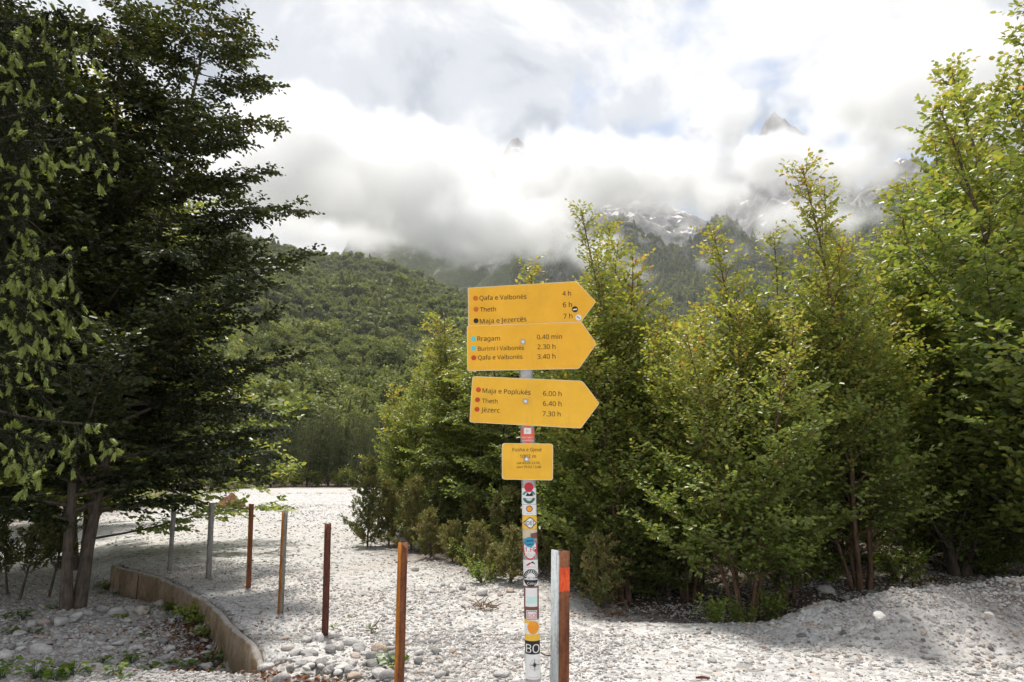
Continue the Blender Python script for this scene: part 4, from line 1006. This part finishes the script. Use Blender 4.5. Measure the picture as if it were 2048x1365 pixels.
for i, (px, py, sc) in enumerate(spots):
    p = seat(px, py)
    o = empty('small_plant', p, rng.uniform(0, 6), sc * 1.15); k = HE[i % 3]
    obj('stem', k[0], M['herb'], o); obj('leaves', k[1], M['herb'], o)
    where = 'at the foot of the cobbles near the posts' if px > 640 else ('in the hollow beside the concrete wall' if px > 320 else 'between shaded stones left of the wall')
    tag(o, 'x', 'plant', 'small plants ' + where); herbs.setdefault(where, []).append(o)
for k_, v_ in herbs.items(): ordinal_labels(v_, '%s small green plant from the left ' + k_)
UC = bush(83, .22, .24, 9, .055, .62, 8)
for (px, py, sc, lab) in [(340, 1180, .8, 'bright green leafy clump against the top of the wall face'), (372, 1222, .7, 'dark green clump at the foot of the wall by a white rock'), (425, 1240, 1.0, 'green creeping clump at the foot of the wall, uppermost'),
                          (445, 1252, .9, 'green creeping clump halfway down the foot of the wall'), (452, 1278, .7, 'lowest green clump in the shade of the wall'), (405, 1232, .7, 'small clump beside the creeping clumps at the wall')]:
    p = seat(px, py)
    put_bush(UC, p, rng.uniform(0, 6), sc, lab, 'leafy clumps along the wall', 'herb', 'leafy_clump', 'plant')
for (px, py, sc, lab, mt) in [(1430, 1232, .72, 'bright green low bush at the foot of the multi-stemmed beech', 'herb'), (1485, 1230, .6, 'green low bush right of the bright one under the multi-stemmed beech', 'herb'), (1548, 1218, .9, 'dark leafy bush under the crooked-trunk beech', 'leaf'),
                              (930, 1128, .9, 'green herb clump at the edge of the juniper thicket', 'leaf'), (965, 1165, .8, 'grey-green clump by the driftwood', 'leaf'), (1800, 1165, 1.4, 'dark bush in the shade behind the cobble heap', 'leaf'), (1650, 1160, 1.3, 'shaded bush between the trunks left of the cobble heap', 'leaf'), (1950, 1150, 1.5, 'leafy bush right behind the crest of the cobble heap', 'leaf')]:
    p = at_z(px, py, 0.0); p[2] = float(ground_h(p[0], p[1])); put_bush(UB, p, rng.uniform(0, 6), sc, lab, None, mt, 'low_bush')
def litter():
    r = np.random.default_rng(4); P = []
    while len(P) < 900:
        y = r.uniform(5.2, 8.6); x = float(wall_x(y)) - .1 - abs(r.normal(0, .28)) - (r.uniform(0, .5) if y < 6.2 else 0)
        P.append((x, y))
    while len(P) < 1500: P.append((r.uniform(.6, 6), r.uniform(7.8, 11)))
    while len(P) < 1700: P.append((r.uniform(-6.5, -2.5), r.uniform(4.9, 8)))
    P = np.array(P); z = ground_h(P[:, 0], P[:, 1]) + r.uniform(.012, .035, len(P)); n = len(P)
    az = r.uniform(0, 6.28, n); D = nrm(np.stack([np.cos(az), np.sin(az), r.normal(0, .25, n)], -1)); ln = r.uniform(.03, .06, n)
    V, Fc, ti = leaf_arrays(np.column_stack([P, z]), D, nrm(np.array([[0, 0, 1.0]]) + r.normal(0, .4, (n, 3))), ln, ln * .65, np.clip(r.beta(2, 3, n), 0, 1), True)
    tag(obj('dead_leaves', mesh_np('dead_leaves', V, Fc, {'tint': ti}), M['dead']), 'brown fallen leaves drifted along the foot of the wall and under trees', 'leaves', None, 'stuff')
litter()
def tangle(px, py, n, ln, label, seed, up=.5):
    r = np.random.default_rng(seed); p = at_z(px, py, 0.0); p[2] = float(ground_h(p[0], p[1])); root = empty('driftwood', p); tag(root, label, 'driftwood')
    for i in range(n):
        az = r.uniform(0, 6.28); b = MB(); s = np.array([r.normal(0, ln * .28), r.normal(0, ln * .16), r.uniform(.005, .05)])
        b.tube(walk(r, s, nrm(np.array([math.cos(az), math.sin(az), r.uniform(-.05, up)])), ln * r.uniform(.3, 1), 6, .28, -.06), np.linspace(r.uniform(.004, .011), .002, 7), 5)
        obj('twig', b.mesh('twig', True), M['deadwood'], root)
tangle(965, 1216, 22, .34, 'tangle of dry roots and twigs on gravel left of the signpost', 3)
tangle(1225, 1206, 20, .4, 'dry root tangle at the shade edge right of the square post', 4, .9)
tangle(755, 1265, 7, .16, 'few dry stalks among cobbles behind the bright orange post', 5, .8)
tangle(1560, 1235, 6, .2, 'dry sticks lying left of the cobble heap', 6, .5)
p = at_z(1405, 1358, 0.0); p[2] = float(ground_h(p[0], p[1])) + .012; b = MB(); b.tube([[-.05, 0, .004], [0, .004, .006], [.055, -.004, .002]], [.008, .012, .007], 6)
o = obj('wood_chip', b.mesh('wood_chip'), M['rustdark']); o.location = p; tag(o, 'dark splinter of wood on bright gravel near the bottom edge', 'wood chip')
def soilmat():
    m, t, out = newmat('red_soil'); c = N(t, 'ShaderNodeTexCoord'); n = noise(t, c.outputs['Object'], 9, 7, .65)
    pbsdf(t, out, ramp(t, n, [(.3, (.09, .045, .025)), (.7, (.26, .13, .075))]), .95, .1, 0, n, .8, .08); return m
M['soil'] = soilmat()
bm = bmesh.new(); bmesh.ops.create_icosphere(bm, subdivisions=4, radius=1)
for v in bm.verts:
    a = np.array(v.co); hz = max(0, 1 - np.hypot(a[0] + .12 * math.sin(3 * a[1]), a[1])) ** .8
    v.co = Vector((a[0] * .62, a[1] * .6, (hz * .55 if a[2] > 0 else -.1) + .05 * math.sin(9 * a[0] + 4 * a[1]) * math.cos(7 * a[1])))
me = bpy.data.meshes.new('dirt_pile'); bm.to_mesh(me); bm.free()
o = obj('dirt_pile', me, M['soil']); o.location = gpos(475, 27.0); tag(o, 'small heap of reddish brown earth on the far gravel', 'dirt pile')

# ------------------------------------------------------------------ trail signpost
YB = 2.92
import os
FONT = None
try:      # the plain sans serif that ships with Blender, if it is there
    FONT = bpy.data.fonts.load(os.path.join(bpy.utils.system_resource('DATAFILES', path='fonts'), 'NotoSansHebrew-Regular.woff2'))
except Exception: FONT = None
def textmesh(items):
    out = []; tmp = []
    for s in items:
        c = bpy.data.curves.new('t', 'FONT'); c.body = s; c.resolution_u = 3; c.font = FONT or c.font; o = bpy.data.objects.new('t', c); COL.objects.link(o); tmp.append((o, c))
    bpy.context.view_layer.update(); dg = bpy.context.evaluated_depsgraph_get()
    for o, c in tmp:
        me = bpy.data.meshes.new_from_object(o.evaluated_get(dg)); n = len(me.vertices); co = np.zeros(n * 3); me.vertices.foreach_get('co', co)
        out.append((co.reshape(-1, 3)[:, :2].copy(), [tuple(p.vertices) for p in me.polygons])); bpy.data.meshes.remove(me)
    for o, c in tmp: bpy.data.objects.remove(o); bpy.data.curves.remove(c)
    return out
def to_px(uv, xl, yl, xr, yr, hs=1.0):
    lo = uv[:, 0].min(); wd = uv[:, 0].max() - lo; Ln = math.hypot(xr - xl, yr - yl); e = np.array([(xr - xl), (yr - yl)]) / Ln; nn = np.array([e[1], -e[0]]); s = Ln / wd
    return np.array([xl, yl]) + (uv[:, :1] - lo) * s * e + uv[:, 1:] * s * hs * nn
def simple_mesh(name, V, polys, mat, parent):
    me = bpy.data.meshes.new(name); me.from_pydata([tuple(v) for v in (np.asarray(V) - np.array(parent_world(parent)))], [], polys); return obj(name, me, mat, parent)
def parent_world(o):
    p = np.zeros(3)
    while o is not None: p = p + np.array(o.location); o = o.parent
    return p
def signmat(name, col):
    m, t, out = newmat(name); c = N(t, 'ShaderNodeTexCoord'); P = c.outputs['Object']
    mpn = N(t, 'ShaderNodeMapping'); mpn.inputs['Scale'].default_value = (38, 38, 5); L(t, P, mpn.inputs['Vector'])
    run = noise(t, mpn.outputs[0], 1.0, 6, .65); blot = noise(t, P, 9, 7, .65); spk = noise(t, P, 260, 3, .7)
    base = ramp(t, blot, [(.3, tuple(q * .9 for q in col)), (.7, (min(1, col[0] * 1.05), col[1] * 1.1, col[2] + .02))])
    base = mixc(t, mathn(t, 'MULTIPLY', ramp(t, run, [(.56, (0, 0, 0)), (.75, (1, 1, 1))]), .28), base, (.42, .24, .07))
    base = mixc(t, mathn(t, 'MULTIPLY', ramp(t, spk, [(.70, (0, 0, 0)), (.76, (1, 1, 1))]), .6), base, (.82, .66, .34))
    pbsdf(t, out, base, ramp(t, blot, [(.3, (.35,) * 3), (.7, (.6,) * 3)]), .45, 0, blot, .08, .004); return m
M['yellow'] = signmat('sign_yellow', (0.80, 0.40, 0.004)); M['yellow2'] = signmat('sign_yellow_light', (0.81, 0.43, 0.012))
M['rim'] = plain('sign_edge', (0.72, 0.60, 0.42), .6)
M['ink'] = plain('black_ink', (0.012, 0.011, 0.01), .55); M['ink2'] = plain('faded_ink', (0.05, 0.03, 0.012), .55)
M['red'] = plain('red_dot', (0.50, 0.05, 0.012), .5); M['orange'] = plain('orange_dot', (0.55, 0.12, 0.01), .5); M['cyan'] = plain('cyan_dot', (0.10, 0.60, 0.62), .5)
M['white'] = plain('sticker_white', (0.72, 0.72, 0.71), .5, .4, 0, .07); M['galv'] = plain('galvanised_steel', (0.36, 0.36, 0.36), .45, .5, .6, .2, 30)
M['coral'] = plain('coral_sticker', (0.70, 0.12, 0.055), .5); M['teal'] = plain('teal_print', (0.07, 0.22, 0.24), .5); M['green'] = plain('green_print', (0.05, 0.13, 0.09), .5)
M['syellow'] = plain('yellow_sticker', (0.78, 0.47, 0.03), .5); M['sorange'] = plain('orange_sticker', (0.82, 0.31, 0.015), .5); M['crimson'] = plain('crimson', (0.55, 0.012, 0.03), .5); M['blue'] = plain('blue_disc', (0.01, 0.25, 0.40), .5)
M['beige'] = plain('beige_sticker', (0.55, 0.45, 0.33), .6); M['brownp'] = plain('brown_pole', (0.16, 0.07, 0.05), .6, .4, 0, .3); M['palet'] = plain('pale_teal', (0.50, 0.70, 0.66), .6); M['mauve'] = plain('pinkish_grey', (.6, .52, .55), .6); M['sky'] = plain('navy_print', (.02, .025, .07), .5)
PT, PBm = np.array([1051.0, 700.0]), np.array([1066.5, 1365.0])
def pole_x(py): return PT[0] + (PBm[0] - PT[0]) * (py - PT[1]) / (PBm[1] - PT[1])
YP = YB + 0.036
def axis_pt(py): return at_d(pole_x(py), py, YP)
a0, a1 = axis_pt(700), axis_pt(1365); axd = (a1 - a0) / (a1[2] - a0[2])
foot = a0 + axd * (0 - a0[2]); post = empty('trail_signpost', foot)
tag(post, 'sticker-covered steel pole carrying yellow hiking signs', 'signpost')
RP = 14.3 / 1365 * 2.93
b = MB(); tp = a0 + axd * (at_d(1050, 590, YP)[2] - a0[2]); b.tube([foot + axd * -.3, foot, a1, a0, tp], RP, 28); pme = b.mesh('pole', True)
pole = local_obj('pole', np.vstack(b.V), [np.vstack(b.F4), np.vstack(b.F3)], M['galv'], post, True)
def rounded(pts, rad, n=5):
    pts = [np.array(p, float) for p in pts]; out = []
    for i, p in enumerate(pts):
        a = pts[i - 1] - p; c = pts[(i + 1) % len(pts)] - p; a /= np.linalg.norm(a); c /= np.linalg.norm(c)
        rr = rad if np.isscalar(rad) else rad[i]
        for t in np.linspace(0, 1, n): out.append((1 - t) ** 2 * (p + a * rr) + 2 * t * (1 - t) * p + t * t * (p + c * rr))
    return np.array(out)
def plate(name, pts, Y, th, mat, parent):
    fr = np.array([at_d(x, y, Y) for x, y in pts]); bk = fr + np.array([0, th, 0]); n = len(pts)
    polys = [tuple(range(n)), tuple(range(2 * n - 1, n - 1, -1))] + [(i, n + i, n + (i + 1) % n, (i + 1) % n) for i in range(n)]
    return simple_mesh(name, np.vstack([fr, bk]), polys, mat, parent)
def grow(pts, g):
    c = pts.mean(0); d = pts - c; return c + d * (1 + g / np.abs(d).max(0))
boards = [
    ('arrow_board', [(937, 577), (1152, 564), (1191, 604), (1155, 652), (938, 660)], [3, 3, 3, 3, 3], YB + .004, 'yellow', 'topmost arrow board tilted up to the right',
     [('Qafa e Valbonës', 959, 601, 1053, 598, 'ink'), ('Theth', 960, 624, 992, 623, 'ink'), ('Maja e Jezercës', 960, 648, 1053, 643, 'ink'), ('4 h', 1125, 592, 1142, 591.5, 'ink'), ('6 h', 1126, 615, 1144, 614.5, 'ink'), ('7 h', 1127, 638, 1145, 637, 'ink')],
     [(951, 597, 'orange'), (952, 619, 'orange'), (952, 642, 'ink')], None),
    ('arrow_board', [(935, 653), (1162, 645), (1192, 688), (1157, 737), (936, 741)], [4, 2, 3, 3, 4], YB, 'yellow', 'middle arrow board with two cyan dots',
     [('Rragam', 955, 682.5, 1000, 681.5, 'ink2'), ('Burimi i Valbonës', 956, 702, 1048, 700, 'ink2'), ('Qafa e Valbonës', 956, 720, 1045, 718, 'ink2'), ('0.40 min', 1074, 679, 1124, 678, 'ink2'), ('2.30 h', 1075, 699, 1111, 698, 'ink2'), ('3.40 h', 1075, 718.5, 1111, 717.5, 'ink2')],
     [(947, 678, 'cyan'), (947, 697, 'cyan'), (947.5, 716, 'red')], (1046, 684)),
    ('arrow_board', [(946, 754), (1164, 763), (1198, 807), (1161, 856), (940, 844)], [6, 6, 3, 3, 5], YB, 'yellow2', 'lowest arrow board tilted down to the right',
     [('Maja e Poplukës', 965, 786, 1061, 790, 'ink2'), ('Theth', 964, 806, 995, 807.5, 'ink2'), ('Jëzerc', 962, 824.5, 999, 826, 'ink2'), ('6.00 h', 1086, 792, 1123, 793, 'ink2'), ('6.40 h', 1086, 812, 1123, 813, 'ink2'), ('7.30 h', 1085, 832.5, 1121, 833.5, 'ink2')],
     [(957, 780, 'red'), (955, 800, 'red'), (954, 819, 'red')], (1051, 803)),
    ('place_board', [(1005, 888), (1105, 889), (1104.5, 960), (1005, 958)], [6, 6, 6, 6], YB, 'yellow2', 'small rectangular place-name board with coordinates',
     [('Fusha e Gjesë', 1025, 903, 1083, 903, 'ink2'), ('1002 m', 1040, 916.5, 1072, 916.5, 'ink2'), ('Lat:42.25.33.55.', 1034, 928.5, 1081, 928.5, 'ink'), ('Lon:19.52.13.68', 1034, 936.5, 1082, 936.5, 'ink')], [], (1053, 919))]
def disc(name, cx, cy, r_, Y, mat, parent, n=20):
    pts = np.array([[cx + r_ * math.cos(i * 6.2832 / n), cy + r_ * math.sin(i * 6.2832 / n)] for i in range(n)]); return plate(name, pts, Y, .0012, mat, parent)
TX = textmesh([t[0] for b_ in boards for t in b_[6]]); ti_ = 0
for (nm, pts, rad, Y, mat, lab, texts, dots, bolt) in boards:
    pp = rounded(pts, rad); bd = plate(nm, pp, Y, .003, M[mat], post); bd['label'] = lab
    plate('rim', grow(pp, 1.3), Y + .0008, .0026, M['rim'], bd)
    for (s, xl, yl, xr, yr, mt) in texts:
        uv, pl = TX[ti_]; ti_ += 1; q = to_px(uv, xl, yl, xr, yr)
        simple_mesh('lettering', np.array([at_d(x, y, Y - .0012) for x, y in q]), pl, M[mt], bd)
    for (x, y, mt) in dots: disc('dot', x, y, 5, Y - .0012, M[mt], bd)
    if bolt:
        disc('bolt', bolt[0], bolt[1], 5.2, Y - .004, M['galv'], bd); disc('bolt_head', bolt[0], bolt[1], 3, Y - .0062, M['white'], bd, 6)
    if pts[0] == (937, 577):
        disc('round_sticker', 1150, 619, 6, Y - .0012, M['ink'], bd); disc('round_sticker', 1157, 635.5, 6, Y - .0012, M['white'], bd)
        plate('sticker_mark', np.array([(1146, 618.5), (1154, 617.5), (1154, 620), (1146, 621)]), Y - .003, .0005, M['white'], bd); plate('sticker_mark', np.array([(1154, 632.5), (1160, 637), (1159.4, 638), (1153.5, 633.5)]), Y - .003, .0005, M['ink'], bd)
# stickers wrapped round the pole
def wrap(px, py, lift):
    c = axis_pt(py); a = np.clip((px - pole_x(py)) / 14.5, -.999, .999); th = math.asin(a); R = RP + lift; return c + np.array([R * math.sin(th), -R * math.cos(th), 0])
STK = [0.0006]
def wgrid(name, x0, y0, x1, y1, mat, parent, lift=None, inside=None, nx_=16, ny_=2):
    l = STK[0] if lift is None else lift
    V = [wrap(pole_x((y0 + y1) / 2) + (x0 + (x1 - x0) * i / nx_), y0 + (y1 - y0) * j / ny_, l) for j in range(ny_ + 1) for i in range(nx_ + 1)]
    pl = [(j * (nx_ + 1) + i, j * (nx_ + 1) + i + 1, (j + 1) * (nx_ + 1) + i + 1, (j + 1) * (nx_ + 1) + i) for j in range(ny_) for i in range(nx_)]
    return simple_mesh(name, V, pl, mat, parent)
def wdisc(name, cx, cy, rx, ry, mat, parent, lift, a0_=0, a1_=6.28319, r_in=0.0, n=28, m=4):
    V = []; pl = []
    for j in range(m + 1):
        f = r_in + (1 - r_in) * j / m
        for i in range(n + 1):
            a = a0_ + (a1_ - a0_) * i / n; V.append(wrap(pole_x(cy) + cx + rx * f * math.cos(a), cy + ry * f * math.sin(a), lift))
    for j in range(m):
        for i in range(n): pl.append((j * (n + 1) + i, j * (n + 1) + i + 1, (j + 1) * (n + 1) + i + 1, (j + 1) * (n + 1) + i))
    return simple_mesh(name, V, pl, mat, parent)
def wpoly(name, pts, mat, parent, lift):
    pts = [np.array(p, float) for p in pts]; V = []; pl = []; n = len(pts); c = sum(pts) / n; K = 5; ring = []
    for i in range(n):
        for k_ in range(4): ring.append(pts[i] + (pts[(i + 1) % n] - pts[i]) * k_ / 4)
    N_ = len(ring)
    for j in range(K + 1):
        for q in ring: w_ = c + (q - c) * j / K; V.append(wrap(pole_x(w_[1]) + w_[0], w_[1], lift))
    for j in range(K):
        for i in range(N_): pl.append((j * N_ + i, j * N_ + (i + 1) % N_, (j + 1) * N_ + (i + 1) % N_, (j + 1) * N_ + i))
    return simple_mesh(name, V, pl, mat, parent)
wt = ['WELTWEIT', 'WANDERN', 'BEAR ROCK', 'IDEL', 'MO', '1.FC', 'KÖLN', 'SECRET SPOT', 'Cebu', 'DÖ', 'BO', 'N', 'THE PEAKS']
WT = dict(zip(wt, textmesh(wt)))
def wtext(s, x0, x1, yb, mat, parent, lift, hs=1.0):
    uv, pl = WT[s]; q = to_px(uv, x0, yb, x1, yb, hs); return simple_mesh('lettering', [wrap(pole_x(yb) + x, y, lift) for x, y in q], pl, mat, parent)
def sticker(lab, f, *a, **k):
    o = f('sticker', *a, **k); o['label'] = lab; return o
L1, L2, L3, L4 = .0006, .0013, .0021, .003
s = sticker('coral oval sticker above the place board', wdisc, 0, 870, 13.9, 17.5, M['coral'], post, L1); wgrid('emblem', -7, 857, 7, 869, M['white'], s, L2); wpoly('emblem', [(-3, 860), (4, 863), (-3, 866)], M['mauve'], s, L3); wtext('WELTWEIT', -11, 11, 877.5, M['white'], s, L3); wtext('WANDERN', -11, 11, 883.5, M['white'], s, L3)
s = sticker('white and teal round sticker', wgrid, -13.9, 976, 13.9, 1008, M['white'], post, L1); wdisc('ring', 0, 994, 13.5, 14, M['teal'], s, L2, 3.5, 5.9, .72); wdisc('ring', 0, 992, 12.5, 15, M['green'], s, L2, .35, 2.8, .62); wpoly('emblem', [(-7, 992), (-3, 985), (0, 990), (6, 984), (8, 992)], M['ink'], s, L2); wtext('BEAR ROCK', -11.5, 11.5, 999, M['teal'], s, L2)
s = sticker('red disc stuck under the place board', wdisc, 0, 974, 8.6, 9.4, M['crimson'], post, L3); wpoly('mark', [(-5, 970), (5, 969), (5, 971), (-5, 972)], M['brownp'], s, L4); wpoly('mark', [(-4, 977), (4, 976), (4, 977.5), (-4, 978.5)], M['brownp'], s, L4)
s = sticker('white label with a small orange badge', wgrid, -13.9, 1009, 13.9, 1030, M['white'], post, L1); wdisc('ring', 0, 1017, 6.3, 6.5, M['brownp'], s, L2); wdisc('emblem', 0, 1017, 4.8, 5, M['sorange'], s, L3); wgrid('lettering', -7, 1026, 7, 1027.4, M['mauve'], s, L2)
s = sticker('yellow sticker with a black-edged white diamond', wgrid, -13.9, 1031, 13.9, 1057, M['syellow'], post, L1); wpoly('emblem', [(-13, 1045), (-1, 1034), (3, 1034), (13.5, 1045), (3, 1056), (-1, 1056)], M['sky'], s, L2); wpoly('emblem', [(-11, 1045), (-1, 1036), (3, 1036), (11, 1045), (3, 1054), (-1, 1054)], M['white'], s, L3); wtext('IDEL', -9.5, 10, 1049.5, M['sky'], s, L4, 1.25)
s = sticker('torn beige and dark brown sticker', wgrid, -13.9, 1057.6, 13.9, 1076, M['beige'], post, L1); wpoly('emblem', [(1, 1066), (13.9, 1064), (13.9, 1076), (1, 1076)], M['brownp'], s, L2); wtext('MO', 3, 13.4, 1063.5, M['white'], s, L2)
s = sticker('round white sticker with red rim and red lettering', wdisc, 0, 1096, 14, 22, M['white'], post, L1); wdisc('ring', 0, 1096, 14, 22, M['crimson'], s, L2, 0, 6.28319, .88); wtext('1.FC', -10, 11, 1102, M['crimson'], s, L3, 1.1); wtext('KÖLN', -10, 10, 1112, M['mauve'], s, L3); wpoly('emblem', [(7, 1098), (12, 1096), (10, 1106)], M['crimson'], s, L2)
s = sticker('blue disc on the red and white sticker', wdisc, -1, 1083, 9.6, 10, M['blue'], post, L4); wpoly('mark', [(-6, 1080), (5, 1079), (5, 1081), (-6, 1082)], M['sky'], s, L4 + .0008); wpoly('mark', [(-5, 1087), (4, 1086), (4, 1087.5), (-5, 1088.5)], M['sky'], s, L4 + .0008)
s = sticker('white sticker with a small red and black mountain stroke', wgrid, -14, 1118.6, 14, 1137, M['white'], post, L1); wpoly('emblem', [(-9, 1129), (-2, 1123), (0, 1126), (-6, 1130)], M['crimson'], s, L2); wpoly('emblem', [(-2, 1125), (4, 1121), (9, 1127), (7, 1127), (3, 1123)], M['ink'], s, L2); wtext('THE PEAKS', -11, 11, 1134, M['mauve'], s, L2)
s = sticker('round black and white sunburst sticker', wgrid, -14, 1137.5, 14, 1170, M['white'], post, L1)
for i in range(11):
    a = 3.14159 * (1 + (i + .5) / 11); wpoly('ray', [(8.5 * math.cos(a - .07), 1155 + 10.5 * math.sin(a - .07)), (13.2 * math.cos(a - .1), 1155 + 17 * math.sin(a - .1)), (13.2 * math.cos(a + .1), 1155 + 17 * math.sin(a + .1)), (8.5 * math.cos(a + .07), 1155 + 10.5 * math.sin(a + .07))], M['ink'], s, L2)
wdisc('emblem', 0, 1158, 12.5, 12, M['ink'], s, L2, 0, 3.14159); wtext('SECRET SPOT', -13, 13, 1157, M['ink'], s, L2, 1.7); wtext('Cebu', -7, 8, 1167, M['white'], s, L3); wdisc('ring', 0, 1154, 14, 17.5, M['ink'], s, L2, 0, 6.28319, .93)
s = sticker('bare brown stretch of the pole', wgrid, -14.2, 1170.5, 14.2, 1236, M['brownp'], post, L1); s['label'] = 'brown painted stretch of the pole'
s = sticker('faded white sticker with a pale teal wash', wgrid, -11, 1174, 11, 1211, M['white'], post, L2); wgrid('wash', -9, 1192, 10, 1204, M['palet'], s, L3)
s = sticker('small white sticker with red border', wgrid, -10, 1218, 9.5, 1235.4, M['white'], post, L2); wgrid('border', -8.6, 1219.6, 8.2, 1233.6, M['crimson'], s, L3); wgrid('border', -7.4, 1220.8, 7, 1232.4, M['white'], s, L3 + .0006); wtext('DÖ', -6, 6, 1231.2, M['crimson'], s, L4 + .0004)
s = sticker('white and yellow sticker with an orange disc', wgrid, -14, 1237, 14, 1278, M['white'], post, L1); wgrid('band', -14, 1238, 0, 1244, M['syellow'], s, L2); wgrid('band', -13.6, 1266, 14, 1278, M['syellow'], s, L2); wdisc('emblem', 2, 1252, 10.6, 13, M['sorange'], s, L3)
s = sticker('black sticker with bold white letters', wgrid, -14, 1279, 14, 1305, M['ink'], post, L1); wtext('BO', -12, 12, 1302, M['white'], s, L3, 1.25)
s = sticker('white sticker with a compass rose', wgrid, -14, 1305.6, 14, 1355, M['white'], post, L1); wdisc('ring', 3, 1326, 9, 11, M['mauve'], s, L2, 0, 6.28319, .88)
for i in range(8):
    a = i * math.pi / 4; l_ = 14 if i % 2 == 0 else 7; lx = 10.5 if i % 2 == 0 else 5
    wpoly('compass_point', [(3 + lx * math.cos(a), 1326 + l_ * math.sin(a)), (3 + 1.5 * math.cos(a + .6), 1326 + 2 * math.sin(a + .6)), (3, 1326), (3 + 1.5 * math.cos(a - .6), 1326 + 2 * math.sin(a - .6))], M['ink'], s, L3)
wgrid('lettering', -10, 1350, 10, 1351.5, M['mauve'], s, L2)
s = sticker('dark ring near the bottom of the pole', wgrid, -14, 1355.6, 14, 1360, M['galv'], post, L2)
s = sticker('pale teal sticker at the bottom of the view', wgrid, -14, 1360.6, 14, 1420, M['palet'], post, L1)
